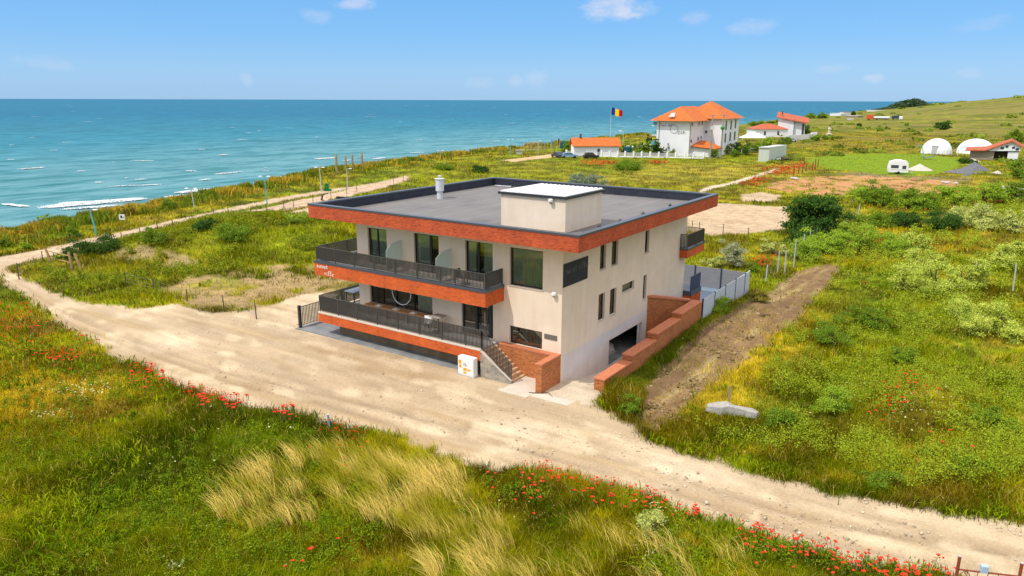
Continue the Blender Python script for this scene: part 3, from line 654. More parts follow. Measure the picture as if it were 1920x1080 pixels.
# pale furniture seen through the long window
for x in (-14.3, -13.2, -12.1):
    t = thing('dining_table', 'white dining table inside, seen through the long ground floor window', 'table', (x, 1.55, FL), group='dining tables behind the long window')
    MB().bbox(-.35, .35, -.35, .35, .66, .72).build('table_top', M['white'], t); MB().cyl(0, 0, 0, .66, .04).build('pedestal', M['railmetal'], t)
# entrance: sliding glass door between dark posts
d = MB()
for a, w in ((-7.0, .08), (-6.02, .16), (-4.98, .22)): d.box(a-w/2, a+w/2, .10, .22, DR[2]+.02, DR[3]-.05)
d.box(DR[0]+.002, DR[1]-.002, .10, .22, DR[3]-.05, DR[3]-.003); d.box(DR[0]+.002, DR[1]-.002, .11, .21, DR[2]+.002, DR[2]+.02)
d = d.build('entrance_door', M['anthracite'], V)
g = MB(); g.quad((-6.95, .16, 2.), (-5.95, .16, 2.), (-5.95, .16, 4.2), (-6.95, .16, 4.2)); g.quad((-5.93, .19, 2.), (-5.1, .19, 2.), (-5.1, .19, 4.2), (-5.93, .19, 4.2)); g.build('pane', M['glass'], d)
h = MB(); h.tube([(-5.35, .08, 2.6), (-5.35, .08, 3.5)], .02); h.build('handle', M['zinc'], d)
# reception desk glimpsed inside
m = MB(); m.box(-6.3, -5.1, 2.2, 2.8, FL, FL+1.05); m.build('reception_counter', M['wood'], V)
# side windows
for i, w in enumerate(SW):
    mu = [] if i in (5,) else []
    window('s', *w, mull=mu, curt=[(w[0]+.06, w[0]+.5, 'cyl')] if i in (3,) else ([(w[0]+.05, w[1]-.05, 'tintcurtain')] if i in (5,) else []), dep=.15, fw=.07)
# roof: soffit and membrane, brick fascia, flashing, upstands
m = MB(); m.box(RX0+.3, RX1-.3, RY0+.3, RY1-.3, 8.40, 8.55); roof = m.build('roof', M['membrane'], V)
m = MB(); m.box(RX0+.3, RX1-.3, RY0+.3, RY1-.3, ZB+.002, 8.395); m.build('soffit', M['stucco'], V)
def ringbox(mb, x0, x1, y0, y1, t, z0, z1):
    mb.box(x0, x1, y0, y0+t, z0, z1); mb.box(x0, x1, y1-t, y1, z0, z1); mb.box(x0, x0+t, y0+t, y1-t, z0, z1); mb.box(x1-t, x1, y0+t, y1-t, z0, z1); return mb
ringbox(MB(), RX0, RX1, RY0, RY1, .27, ZB, 9.09).build('roof_fascia', M['brick2'], V)
ringbox(MB(), RX0+.272, RX1-.272, RY0+.272, RY1-.272, .028, 8.552, 9.09).build('parapet_upstand', M['upstand'], V)
ringbox(MB(), RX0-.03, RX1+.03, RY0-.03, RY1+.03, .37, 9.093, 9.20).build('roof_cap', M['capmetal'], V)
# small roof fittings
for (x, y) in [(1.0, 2.2), (1.1, 4.6), (1.0, 8.0), (.9, 12.5), (-3.2, 9.3), (-12, 17.5), (-15.5, 17.8)]:
    m = MB(); m.lathe([(.06, 8.5), (.05, 8.95), (.11, 8.96), (.11, 9.02 if x > -3 else 9.1), (.04, 9.12)], x, y, 10); m.build('roof_vent', M['anthracite'], roof)
m = MB(); m.tube([(-17.4, 18.0, 8.6), (-16.9, 17.6, 8.66), (-16.2, 18.1, 8.60), (-15.6, 17.9, 8.64)], .05, 6); m.build('roof_cable', M['zinc'], roof)
# penthouse
PX0, PX1, PY0, PY1 = -5.1, -.72, 1.42, 5.75
m = MB(); m.box(PX0, PX1, PY0, PY1, 8.552, 10.46); ph = m.build('stair_penthouse', M['stucco'], V)
ringbox(MB(), PX0-.14, PX1+.14, PY0-.14, PY1+.14, .2, 10.463, 10.60).build('penthouse_cap', M['anthracite'], ph)
m = MB(); prof = []; x = PX0-.06
while x < PX1-.1:
    prof += [(x, 10.60), (x+.05, 10.665), (x+.17, 10.665), (x+.22, 10.60)]; x += .32
prof += [(PX1+.05, 10.60), (PX1+.05, 10.585), (PX0-.06, 10.585)]
m.extr(prof, 'y', PY0-.05, PY1+.20); m.build('corrugated_roof', M['whitemetal'], ph)
# chimney of white steel by the seaward parapet
c0 = P(825, 372.5, 8.55); m = MB()
m.lathe([(.22, 8.5), (.22, 9.12), (.31, 9.14), (.32, 10.0), (.37, 10.02), (.37, 10.07), (.05, 10.12), (.05, 10.20), (.14, 10.22), (.14, 10.28), (.04, 10.30)], c0[0], c0[1], 18); m.build('chimney', M['zinc'], V)

# balustrades
def rail(mb, path, z0, z1, step=.098, posts=1.85):
    """flat-bar balustrade along a polyline of (x,y) or (x,y,dz)"""
    path = [(p[0], p[1], p[2] if len(p) > 2 else 0.) for p in path]
    for a, b in zip(path[:-1], path[1:]):
        A, B = np.array(a), np.array(b); d = B-A; Ln = np.linalg.norm(d[:2]); e = d/Ln; n = np.array((-e[1], e[0]))
        def bar(p, q, hw, hh, top=False):
            vs = []
            for c, s in ((p, -1), (q, -1), (q, 1), (p, 1)): vs.append((c[0]+n[0]*hw*s, c[1]+n[1]*hw*s, c[2]-hh))
            for c, s in ((p, -1), (q, -1), (q, 1), (p, 1)): vs.append((c[0]+n[0]*hw*s, c[1]+n[1]*hw*s, c[2]+hh))
            mb.add(vs, [(0, 3, 2, 1), (4, 5, 6, 7), (0, 1, 5, 4), (1, 2, 6, 5), (2, 3, 7, 6), (3, 0, 4, 7)])
        for zz, hh in ((z1-.02, .02), (z0+.10, .014)):
            bar((A[0], A[1], zz+A[2]), (B[0], B[1], zz+B[2]), .022, hh)
        k = int(Ln/step)
        for i in range(k+1):
            c = A+e*(Ln*i/k); w = .0155; isp = (i % max(1, int(posts/step)) == 0) or i == k
            t = .028 if isp else w; zl = z0 if isp else z0+.10
            ex, ey = e[0]*t, e[1]*t; nx, ny = n[0]*(.034 if isp else .030), n[1]*(.034 if isp else .030)
            vs = [(c[0]+sx*ex+sy*nx, c[1]+sx*ey+sy*ny, zz+c[2]) for zz in (zl, z1-.03) for sx, sy in ((-1, -1), (1, -1), (1, 1), (-1, 1))]
            mb.add(vs, [(0, 3, 2, 1), (4, 5, 6, 7), (0, 1, 5, 4), (1, 2, 6, 5), (2, 3, 7, 6), (3, 0, 4, 7)])
    return mb
# upper balcony
UB0, UB1 = -18.0, -3.90
m = MB(); m.box(UB0, UB1, RY0, RY0+.25, 4.46, 5.28); m.box(UB1-.25, UB1, RY0+.25, -.003, 4.46, 5.28); m.box(UB0, UB0+.25, RY0+.25, 10., 4.46, 5.28)
bal = m.build('balcony', M['brick'], V)
m = MB(); m.box(UB0+.252, UB1-.252, RY0+.252, -.003, 4.5, 5.26); m.box(UB0+.252, -15.823, 0, 10., 4.5, 5.26); m.build('balcony_floor', M['concrete'], bal)
m = MB(); m.box(UB0-.03, UB1+.03, RY0-.03, RY0+.30, 5.283, 5.43); m.box(UB1-.30, UB1+.03, RY0+.303, -.003, 5.283, 5.43); m.box(UB0-.03, UB0+.30, RY0+.303, 10., 5.283, 5.43); m.build('balcony_cap', M['capmetal'], bal)
m = MB(); rail(m, [(UB0+.12, 9.9), (UB0+.12, RY0+.12), (UB1-.12, RY0+.12), (UB1-.12, -.02)], 5.431, 6.38); m.build('balcony_railing', M['railmetal'], bal)
for x, zt in ((-11.8, 7.22), (-7.8, 7.13)):
    m = MB(); m.extr([(-.02, 5.5), (-.02, zt), (-.95, zt-.10), (-1.45, 6.72), (-1.45, 5.5)], 'x', x-.008, x+.008); m.build('glass_screen', M['frost'], bal)
m = MB(); m.box(-6.6, -6.0, -1.2, -.7, 5.70, 5.76); m.box(-6.6, -6.54, -1.2, -.7, 5.76, 6.2)
for x in (-6.57, -6.03):
    for y in (-1.17, -.73): m.box(x-.02, x+.02, y-.02, y+.02, 5.27, 5.70)
bc = thing('balcony_chair', 'dark chair on the upper balcony behind the near end of its railing', 'chair', (-6.3, -.95, 5.26)); o = m.build('seat', M['anthracite'], bc); o.location = (6.3, .95, -5.26)
# terrace
TX0, TX1 = -17.95, -4.28; TZ0, TZ1 = 1.20, 1.80
m = MB(); m.box(TX0, TX1, RY0, RY0+.22, TZ0, TZ1); m.box(TX0, TX0+.22, RY0+.22, 11., TZ0, TZ1); ter = m.build('terrace', M['brick'], V)
m = MB(); m.box(TX0+.222, TX1, RY0+.222, -.003, TZ1-.3, 1.89); m.box(TX0+.222, -15.823, 0, 11., TZ1-.3, 1.89); m.build('terrace_floor', M['concrete'], ter)
m = MB(); m.box(TX0-.02, TX1+.01, RY0-.02, RY0+.27, TZ1+.003, 1.90); m.box(TX0-.02, TX0+.27, RY0+.273, 11., TZ1+.003, 1.90); m.build('terrace_edge', M['paving'], ter)
SX, SZ = -2.15, .30
m = MB(); rail(m, [(TX0+.10, 10.9), (TX0+.10, RY0+.10), (TX1+.05, RY0+.10)], 1.90, 3.03); rail(m, [(TX1+.05, RY0+.10, 0), (SX-.05, RY0+.10, -1.58)], 1.90, 3.03); m.build('terrace_railing', M['railmetal'], ter)
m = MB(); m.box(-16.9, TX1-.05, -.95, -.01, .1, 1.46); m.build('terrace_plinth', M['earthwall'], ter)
# steps down from the terrace, stone-clad cheek
n = 9; st = MB(); rise = (1.89-.27)/n; tr = (SX-TX1)/n
for i in range(n): st.box(TX1+.004+i*tr+(0 if i == 0 else .0), TX1+(i+1)*tr, -1.60, -.37, .05, 1.89-rise*(i)-.0-(.004 if i == 0 else 0)-rise*.5)
stairs = st.build('stairs', M['steps'], V)
m = MB(); prof = [(TX1+.003, .0), (SX, .0), (SX, .42), (TX1+.003, 1.78)]; m.extr(prof, 'y', RY0, -1.605); m.build('stair_cheek', M['stone'], stairs)
m = MB(); m.extr([(TX1+.004, 1.785), (SX+.02, .425), (SX+.02, .47), (TX1+.004, 1.835)], 'y', RY0-.015, RY0+.16); m.build('cheek_coping', M['paving'], stairs)
# brick wing wall round the entrance
m = MB(); m.box(-4.0, -.38, -.36, -.004, .1, 1.86); m.box(-.375, -.004, -2.05, -.004, -.3, 1.86)
wing = m.build('wing_wall', M['oldbrick'], V)
m = MB(); m.box(-4.02, -.402, -.39, -.004, 1.863, 1.95); m.box(-.40, .02, -2.08, -.004, 1.863, 1.95); m.build('wall_coping', M['coping'], wing)
# rear corner balconies
m = MB(); m.box(-3.2, .60, 18.31, 20.6, 4.52, 5.10); m.box(.003, .60, 17.1, 18.308, 4.52, 5.10); rb = m.build('rear_balcony', M['brick'], V)
m = MB(); m.box(-3.2, .63, 18.31, 20.63, 5.103, 5.22); m.box(.003, .63, 17.07, 18.306, 5.103, 5.22); m.build('balcony_cap', M['capmetal'], rb)
m = MB(); rail(m, [(.01, 17.15), (.55, 17.15), (.55, 20.55), (-3.1, 20.55)], 5.221, 6.28); m.build('balcony_railing', M['railmetal'], rb)
m = MB(); m.box(-3., .62, 18.4, 20.5, .2, 1.35); rt = m.build('rear_terrace', M['brick'], V)
m = MB(); m.box(-3., .64, 18.38, 20.52, 1.353, 1.72); m.build('terrace_edge', M['capmetal'], rt)
m = MB(); m.box(.50, .56, 18.42, 20.46, 1.722, 2.85); m.build('railing_panel', M['navy'], rt)
# garage interior
m = MB(); m.box(-8.4, -.31, 2.2, 13.2, -1.2, -.86); m.build('garage_floor', M['darkconcrete'], V)  # darker concrete puts the garage's shade into the floor colour
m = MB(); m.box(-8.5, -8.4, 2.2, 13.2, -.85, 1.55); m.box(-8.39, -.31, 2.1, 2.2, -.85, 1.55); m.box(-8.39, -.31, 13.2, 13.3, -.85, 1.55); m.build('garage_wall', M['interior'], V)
for a, b in ((GAR[0]+.05, GAR[0]+.13), (GAR[1]-.35, GAR[1]-.2)): MB().box(-.2, -.12, a, b, -.85, 1.08).build('garage_post', M['zinc'], V)
# brush lettering on the balcony band: "sunset villa"
GL = {'s': [[(.8, .85), (.45, 1), (.2, .75), (.7, .4), (.55, .05), (.1, .1)]], 'u': [[(.1, 1), (.1, .3), (.4, 0), (.75, .35), (.8, 1), (.8, .15), (1., 0)]], 'n': [[(.1, 1), (.1, 0)], [(.1, .6), (.45, 1), (.8, .7), (.8, 0)]],
      'e': [[(.1, .5), (.85, .55), (.6, 1), (.2, .8), (.15, .3), (.5, 0), (.9, .2)]], 't': [[(.5, 1.5), (.4, .3), (.6, 0), (.9, .2)], [(.05, 1), (.95, 1.05)]], 'v': [[(.05, 1), (.45, 0), (.9, 1.05)]],
      'i': [[(.4, 1), (.35, .2), (.6, 0)], [(.45, 1.35), (.47, 1.42)]], 'l': [[(.2, .1), (.75, 1.9), (.55, 2.1), (.3, 1.4), (.3, .2), (.55, 0)]], 'a': [[(.8, .9), (.4, 1), (.1, .5), (.35, 0), (.75, .5), (.8, 1), (.8, .2), (1, 0)]],
      'c': [[(.8, .85), (.4, 1), (.1, .5), (.4, 0), (.85, .2)]], 'C': [[(.9, 1.6), (.5, 1.9), (.05, 1), (.4, 0), (.95, .3)]], 'd': [[(.8, .9), (.4, 1), (.1, .5), (.35, 0), (.75, .5), (.85, 2), (.8, .2), (1, 0)]],
      'O': [[(.5, 2.2), (.05, 1.7), (-.1, .9), (.2, .05), (.8, 0), (1.15, .7), (1.1, 1.6), (.7, 2.15), (.3, 2.3)]], 'z': [[(.1, 1), (.8, 1), (.1, .05), (.9, .05)]], 'o': [[(.45, 1), (.1, .5), (.4, 0), (.8, .4), (.7, .9), (.45, 1)]], ' ': []}
def script(text, at, w, h, r, slope=0., adv=1.1):
    """stroke lettering; at(a,z) maps the lettering plane to space"""
    mb = MB(); x = 0
    for ch in text:
        for stq in GL[ch]: mb.tube([at((x+px)*w, py*h+x*w*slope) for px, py in stq], r, 5)
        x += adv
    return mb
fy = RY0-.012
mb = script('sunset', lambda a, z: (-17.78+a, fy, 4.99+z), .165, .15, .022); mb2 = script('villa', lambda a, z: (-17.05+a, fy, 4.56+z), .155, .15, .024)
mb.build('lettering', M['letters'], bal); mb2.build('lettering', M['letters'], bal)
# ring emblem on the long window
m = MB(); pts = [(-11.95+.80*math.cos(t), -.03, 3.72+.80*math.sin(t)) for t in np.linspace(0, 2*PI, 41)]; m.tube(pts, .035, 6, False); m.build('ring_emblem', M['white'], gw)

# things fixed to or standing by the villa
sb = thing('sign_board', 'charcoal sign board with faint lettering high on the shaded side wall', 'sign', (.0, 1.43, 6.45))
m = MB(); m.box(.004, .05, -1.37, 1.38, -.66, .66); m.build('board', M['signboard'], sb)
mb = script('sunset', lambda a, z: (.056, -1.25+a, .05+z), .20, .22, .010); mb2 = script('villa', lambda a, z: (.056, .25+a, .05+z), .19, .20, .009)
mb.build('lettering', M['greyletters'], sb); mb2.build('lettering', M['greyletters'], sb)
o = MB().bbox(-1.10, -.26, -.035, -.002, 2.68, 2.97, .01).build('name_plate', M['bronze']); tag(o, 'small brown name plate on the wall right of the low window', 'plaque')
for lab, (x, y, z) in (('small white security camera on the cream front wall near its outer corner', (-.44, 0, 5.36)), ('tiny white security camera under the cap of the rooftop stair block', (-1.6, PY0, 10.30))):
    r = thing('security_camera', lab, 'camera', (x, y, z), group='white security cameras')
    m = MB(); m.lathe([(.11, -.06), (.14, 0), (.14, .10), (.10, .14)], 0, -.15, 12); m.build('housing', M['white'], r)
    m = MB(); m.blob(0, -.16, -.05, .09, .09, .09, 10, 6, 0); m.build('lens', M['black'], r)
# ramp: drive, stepped wall
xs = np.array([-.36, .6, 1.3, 1.98]); ys = np.array([-2.65, -2.0, -1.2, -.4, .6, 2., 4., 6.2, 8., 11.9]); zz = np.interp(ys, [-2.65, -2, 0, 1.5, 6.2, 12], [.262, .255, .05, -.18, -.84, -.86])
m = MB(); vs = [(x, y, z) for y, z in zip(ys, zz) for x in xs]; k = len(xs)
m.add(vs, [(j*k+i, j*k+i+1, (j+1)*k+i+1, (j+1)*k+i) for j in range(len(ys)-1) for i in range(k-1)]); drive = m.build('driveway', M['paving']); tag(drive, kind='structure')
m = MB(); m.box(-2.14, -.378, -2.6, -.364, .1, .275); m.box(-2.3, -.378, -2.95, -2.604, .1, .268); tag(m.build('entrance_paving', M['paving']), kind='structure')
m = MB(); m.poly([(-20.3, -1.95), (-4.7, -1.72), (-4.7, .0), (-15.8, .0), (-15.8, 3), (-20.3, 3.)], .05, .32); tag(m.build('concrete_apron', M['darkconcrete']), kind='structure')
rw = thing('ramp_wall', 'stepped brown brick wall with terracotta coping along the garage ramp', 'wall', (2.4, 0, 0))
segs = [(.15, 3.66, 1.0), (3.66, 7.2, 1.36), (7.2, 11.1, 1.76), (11.1, 15.0, 2.1)]
m = MB()
for a, b, h in segs: m.box(-.33, .30, a+.003, b, -1.2, h-.11)
m.build('brick_wall', M['oldbrick'], rw)
m = MB()
for a, b, h in segs: m.bbox(-.37, .34, a-.05, b-.054, h-.107, h, .02)
m.build('coping', M['coping'], rw)
cw = thing('cross_wall', 'tall brown brick wall closing the far end of the garage ramp', 'wall', (1, 13.2, 0))
m = MB(); m.add([(-1.02, -1.55, -1.2), (.98, 1.62, -1.2), (.70, 1.8, -1.2), (-1.28, -1.3, -1.2), (-1.02, -1.55, 2.66), (.98, 1.62, 1.98), (.70, 1.8, 1.98), (-1.28, -1.3, 2.66)], [(0, 3, 2, 1), (4, 5, 6, 7), (0, 1, 5, 4), (1, 2, 6, 5), (2, 3, 7, 6), (3, 0, 4, 7)]); m.build('brick_wall', M['oldbrick'], cw)
m = MB(); m.add([(-.97, -1.6, 2.665), (1.03, 1.57, 1.985), (.66, 1.83, 1.985), (-1.32, -1.27, 2.665), (-.97, -1.6, 2.80), (1.03, 1.57, 2.12), (.66, 1.83, 2.12), (-1.32, -1.27, 2.80)], [(0, 3, 2, 1), (4, 5, 6, 7), (0, 1, 5, 4), (1, 2, 6, 5), (2, 3, 7, 6), (3, 0, 4, 7)]); m.build('coping', M['coping'], cw)
m = MB()
pts = []
for t in np.linspace(0, 1, 40): pts.append((-.6+2.4*t+.18*math.sin(t*9), -2.35+.55*math.sin(t*5.2)*(.5+t)+.5*t, .30-.10*t))
m.tube(pts, .022, 6); tag(m.build('garden_hose', M['hose'], None, True), 'dark garden hose looped on the pale paving by the brick pier', 'hose')
m = MB(); pts = [(1.95-.9*math.sin(t*PI), .2+1.1*t, .06-.1*t*t+.02) for t in np.linspace(0, 1, 16)]; m.tube(pts, .02, 6); tag(m.build('drain_pipe', M['hose'], None, True), 'thin black pipe curving from the foot of the stepped wall', 'pipe')
gpile = MB()
for (x, y, z, a, b_, c_) in [(-2.2, 8.4, -.7, 1.2, 1.3, .75), (-3.2, 9.8, -.6, 1.1, 1., .8), (-1.8, 7., -.75, .7, .6, .45), (-4.2, 7.6, -.6, 1.2, 1.1, .9)]: gpile.blob(x, y, z, a, b_, c_, 14, 8, .16)
tag(gpile.build('covered_pile', M['tarp'], None, True), 'pile under pale sheeting inside the dark garage', 'pile')
# grey fence round the yard
fr = thing('yard_fence', 'pale grey board fence with dark posts round the rear yard', 'fence', (2.72, 15.2, 0))
ypts = [15.1, 17.55, 19.95, 22.4, 24.8, 25.9]
for a, b in zip(ypts[:-1], ypts[1:]):
    m = MB()
    for k in range(6): m.box(-.03, .03, a-15.2+.05, b-15.2-.05, .30+k*.31, .30+k*.31+.303)
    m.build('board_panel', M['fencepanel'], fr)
for y in ypts: MB().box(-.05, .05, y-15.25, y-15.15, .0, 2.22).build('post', M['navy'] if y < 25 else M['zinc'], fr)
xb = [2.6, .42, -1.86, -4.3, -6.7]
for a, b in zip(xb[:-1], xb[1:]):
    m = MB()
    for k in range(5): m.box(b-2.72+.06, a-2.72-.06, 10.66, 10.72, .42+k*.32, .42+k*.32+.315)
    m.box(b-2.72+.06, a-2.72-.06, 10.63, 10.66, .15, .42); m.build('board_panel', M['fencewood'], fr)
for x in xb[1:]: MB().box(x-2.72-.05, x-2.72+.05, 10.60, 10.7, .0, 2.12).build('post', M['navy'], fr)
m = MB(); m.box(-8.8, 2.62, 18.5, 25.8, .05, .30); tag(m.build('yard_paving', M['pool']), kind='structure')  # blue of the yard's shade painted into this floor
# utility cabinet
uc = thing('utility_cabinet', 'white utility cabinet with yellow stickers at the foot of the terrace', 'cabinet', (-5.0, -2.1, .25))
m = MB(); m.bbox(-.58, .58, -.20, .20, .06, 1.16, .035); m.build('cabinet_body', M['white'], uc)
m = MB(); m.box(-.62, .62, -.22, .22, -.1, .057); m.build('base', M['concrete'], uc)
m = MB()
for a, b in ((-.55, -.19), (-.18, .18), (.19, .55)): m.bbox(a, b, -.222, -.202, .12, 1.08, .008)
m.build('door', M['white'], uc)
s = -.226
for (a, b, z0, z1) in [(-.50, -.30, .70, .95), (-.47, -.29, .48, .66), (-.15, .10, .33, .52), (-.15, .08, .16, .28), (.14, .36, .36, .48)]: MB().box(a, b, s, s+.004, z0, z1).build('sticker', M['orange_label'], uc)
m = MB()
for k in range(4): m.box(-.14, -.10+.06*(k % 2), s, s+.004, .62+k*.05, .64+k*.05); m.box(-.05, .10-.03*(k % 2), s, s+.004, .62+k*.05, .64+k*.05)
m.build('print', M['darkprint'], uc)
# side gate at the seaward end of the apron
sg = thing('side_gate', 'dark bar railing across the seaward end of the concrete apron', 'railing', (-20.1, -1.7, .32))
m = MB(); rail(m, [(0, .15), (0, 4.4)], .03, 1.5, .13, 5); m.build('gate_bars', M['railmetal'], sg)
MB().box(-.08, .08, -.05, .13, 0, 1.6).build('gate_post', M['anthracite'], sg)
# terrace furniture
bc = thing('bar_counter', 'long varnished wooden bar counter below the ground floor window', 'counter', (-12.0, -.42, 1.9))
m = MB(); m.bbox(-2.75, 2.75, -.25, .35, .72, .78, .01); m.build('counter_top', M['wood'], bc)
for x in (-2.6, -.9, .9, 2.6): MB().box(x-.04, x+.04, -.04, .04, 0, .72).build('bracket', M['anthracite'], bc)
for i, px in enumerate((-13.6, -12.1, -10.6)):
    t = thing('tableware_tray', ('white tray lying near the seaward end of the wooden bar counter', 'white tray on the wooden bar counter below the white ring', 'white tray lying near the table end of the wooden bar counter')[i], 'tray', (px, -.45, 2.681), group='white trays on the bar counter')
    MB().bbox(-.24, .24, -.16, .16, 0, .02, .02).build('tray', M['white'], t); m = MB(); m.lathe([(.07, .022), (.10, .05), (.1, .07)], 0, 0, 10); m.build('plate', M['white'], t)
ht = thing('bar_table', 'high bar table with thin grey top beside the entrance door', 'table', (-8.3, -.75, 1.89))
MB().bbox(-.42, .42, -.42, .42, 1.04, 1.09, .03).build('table_top', M['greywood'], ht); m = MB(); m.cyl(0, 0, .03, 1.04, .045); m.build('pedestal', M['railmetal'], ht); m = MB(); m.cyl(0, 0, 0, .03, .28, 16); m.build('base', M['railmetal'], ht)
ch = thing('shell_chair', 'white moulded chair drawn up beside the high bar table', 'chair', (-8.7, -1.25, 1.89), .5)
m = MB(); m.bbox(-.24, .24, -.24, .22, .70, .75, .05); m.add([(-.24, .20, .74), (.24, .20, .74), (.27, .30, 1.05), (-.27, .30, 1.05), (-.24, .23, .74), (.24, .23, .74), (.27, .33, 1.05), (-.27, .33, 1.05)], [(0, 1, 2, 3), (7, 6, 5, 4), (3, 2, 6, 7), (0, 3, 7, 4), (1, 5, 6, 2)]); m.build('seat', M['white'], ch)
for x in (-.2, .2):
    for y in (-.2, .2): m = MB(); m.tube([(x, y, 0), (x*.8, y*.8, .70)], .016); m.build('leg', M['zinc'], ch)
for i, (x, y) in enumerate(((-17.2, 1.1), (-16.9, 3.6))):
    t = thing('terrace_table', ('pale blue topped table nearest the front of the terrace side', 'pale blue topped table by the yellow boards on the terrace side')[i], 'table', (x, y, 1.89), group='pale blue tables on the terrace side')
    MB().bbox(-.45, .45, -.75, .75, .98, 1.04, .03).build('table_top', M['blueplastic'], t)
    for sx in (-.38, .38):
        for sy in (-.65, .65): MB().box(sx-.03, sx+.03, sy-.03, sy+.03, 0, .98).build('leg', M['railmetal'], t)
for i, (x, y) in enumerate(((-16.9, 2.15), (-16.5, 2.5), (-16.3, 4.6))):
    t = thing('bar_stool', ('yellow backed stool between the two pale blue tables', 'second yellow backed stool close to the villa wall', 'yellow backed stool behind the farther pale blue table')[i], 'stool', (x, y, 1.89), .3*i, group='yellow stools on the terrace side')
    MB().bbox(-.2, .2, -.2, .2, .70, .75, .02).build('seat', M['yellow'], t); MB().bbox(-.2, .2, .17, .20, .75, 1.1, .02).build('backrest', M['yellow'], t)
    for sx in (-.17, .17):
        for sy in (-.17, .17): MB().box(sx-.015, sx+.015, sy-.015, sy+.015, 0, .70).build('leg', M['railmetal'], t)

# ------------------------------------------------------------------ grass
def blades(name, X, Y, Z, h, w, lx, ly, col, material, droop=.35):
    """one narrow bent blade per root, all in one mesh"""
    n = len(X); a = RNG.uniform(0, 2*PI, n); ux, uy = np.cos(a)*w/2, np.sin(a)*w/2
    mx, my = X+lx*h*.35, Y+ly*h*.35; tx, ty = X+lx*h, Y+ly*h; zt = Z+h*np.sqrt(np.clip(1-.5*(lx**2+ly**2), .2, 1)); zm = Z+h*.55
    co = np.stack([np.stack([X-ux, Y-uy, Z-.03], 1), np.stack([X+ux, Y+uy, Z-.03], 1), np.stack([mx-ux*.8, my-uy*.8, zm], 1), np.stack([mx+ux*.8, my+uy*.8, zm], 1), np.stack([tx, ty, zt], 1)], 1).reshape(-1, 3)
    i = np.arange(n)[:, None]*5
    fl = (i+np.array([[0, 1, 3, 2, 2, 3, 4]])).ravel(); sz = np.tile([4, 3], n)
    cc = np.repeat(col, 5, 0)
    return npmesh(name, co, fl, sz, cc, material)
def scatter(n, rmin, rmax, mode, half=46):
    u = RNG.random(n); az = az0+np.radians(RNG.uniform(-half, half, n))
    r = 1/(1/rmax+u*(1/rmin-1/rmax)) if mode == 'inv' else np.exp(lerp(math.log(rmin), math.log(rmax), u))
    return CAM[0]+r*np.cos(az), CAM[1]+r*np.sin(az), r
DRYP = [[(392, 930), (440, 905), (500, 872), (560, 842), (640, 836), (760, 858), (860, 885), (905, 930), (960, 985), (1020, 1050), (1020, 1100), (820, 1100), (790, 1030), (740, 985), (640, 965), (560, 975), (470, 985), (400, 965)],
        [(1180, 1000), (1260, 975), (1360, 1000), (1420, 1040), (1440, 1100), (1180, 1100), (1150, 1050)], [(1000, 1030), (1150, 1040), (1140, 1100), (980, 1100)], [(1060, 960), (1130, 985), (1200, 1000), (1180, 1020), (1080, 1000)]]
def grass_batch(n, rmin, rmax, mode):
    X, Y, r = scatter(n, rmin, rmax, mode)
    d = coast_d(X, Y); ok = (d > .5) & ~villa_mask(X, Y) & ~yard_mask(X, Y) & ~ramp_mask(X, Y)
    X, Y, r, d = X[ok], Y[ok], r[ok], d[ok]
    z = classify(X+RNG.normal(0, .22, len(X)), Y+RNG.normal(0, .22, len(X))); dens = np.array([1.]+[q[3] for q in ZONES])[z+1]
    # a thin fringe spills on to the worn ground
    ok = RNG.random(len(X)) < dens
    X, Y, r, d, z = X[ok], Y[ok], r[ok], d[ok], z[ok]
    return X, Y, r, d, z
parts = [grass_batch(820000, 15, 130, 'inv'), grass_batch(470000, 22, 420, 'log')]
X, Y, r, d, z = [np.concatenate([p[k] for p in parts]) for k in range(5)]
ppx, ppy, _ = proj(X, Y, np.full(X.shape, G0))
patch = fbm(X/3.2, Y/3.2, 200, 3); fine = vn(X/.7, Y/.7, 201)
h = (.12+.30*sstep(.35, .72, patch)+.14*fine)*RNG.uniform(.6, 1.25, len(X))
h *= np.where(z >= 0, .45, 1.)
near = (ppy > 560) & (ppx < 1900); verge = sstep(1., 0., 0)
# lush growth banked along the ramp wall and in the road verge below it
lush = (X > 2.6) & (X < 5.2) & (Y > .5) & (Y < 26); h = np.where(lush, h*1.1+.03, h)
tuf = np.exp(-(((ppx-1168)/48)**2+((ppy-752)/34)**2)); h = h+.75*sstep(.3, .8, tuf)
fore = Y < -6.5; h = np.where(fore, h*1.0+.05, h)
cl = sstep(8, 2, d); h = h+cl*.4*RNG.random(len(X))*sstep(.35, .6, fbm(X/4., Y/4., 77))
mound = np.zeros(len(X))
for (mx, my, mr, mh) in MOUNDS: mound += np.exp(-((X-mx)**2+(Y-my)**2)/mr**2)
h *= 1+np.clip(mound, 0, 1)*.6
w = (.005+r*.00046)*RNG.uniform(.6, 1.6, len(X))
col = meadow(X, Y)*RNG.uniform(.55, 1.45, (len(X), 1))*np.array((1.12, 1.05, .6))
k = RNG.random(len(X))[:, None]; col = np.where(k < .07, STRAW*RNG.uniform(.6, 1.4, (len(X), 1)), col); col = np.where((k > .07) & (k < .20), col*np.array((.55, .75, .7)), col)
col = np.where(lush[:, None], lerp(col, np.array((.09, .15, .006)), .55), col)
wind = np.array((-.62, -.10))     # the sea breeze lays the stems over
lx = RNG.normal(0, .48, len(X))+.12*wind[0]; ly = RNG.normal(0, .48, len(X))+.12*wind[1]
o = blades('meadow_grass', X, Y, height(X, Y), h, w, lx, ly, col, M['blade']); tag(o, 'rough green and olive meadow grass', 'grass', kind='stuff')
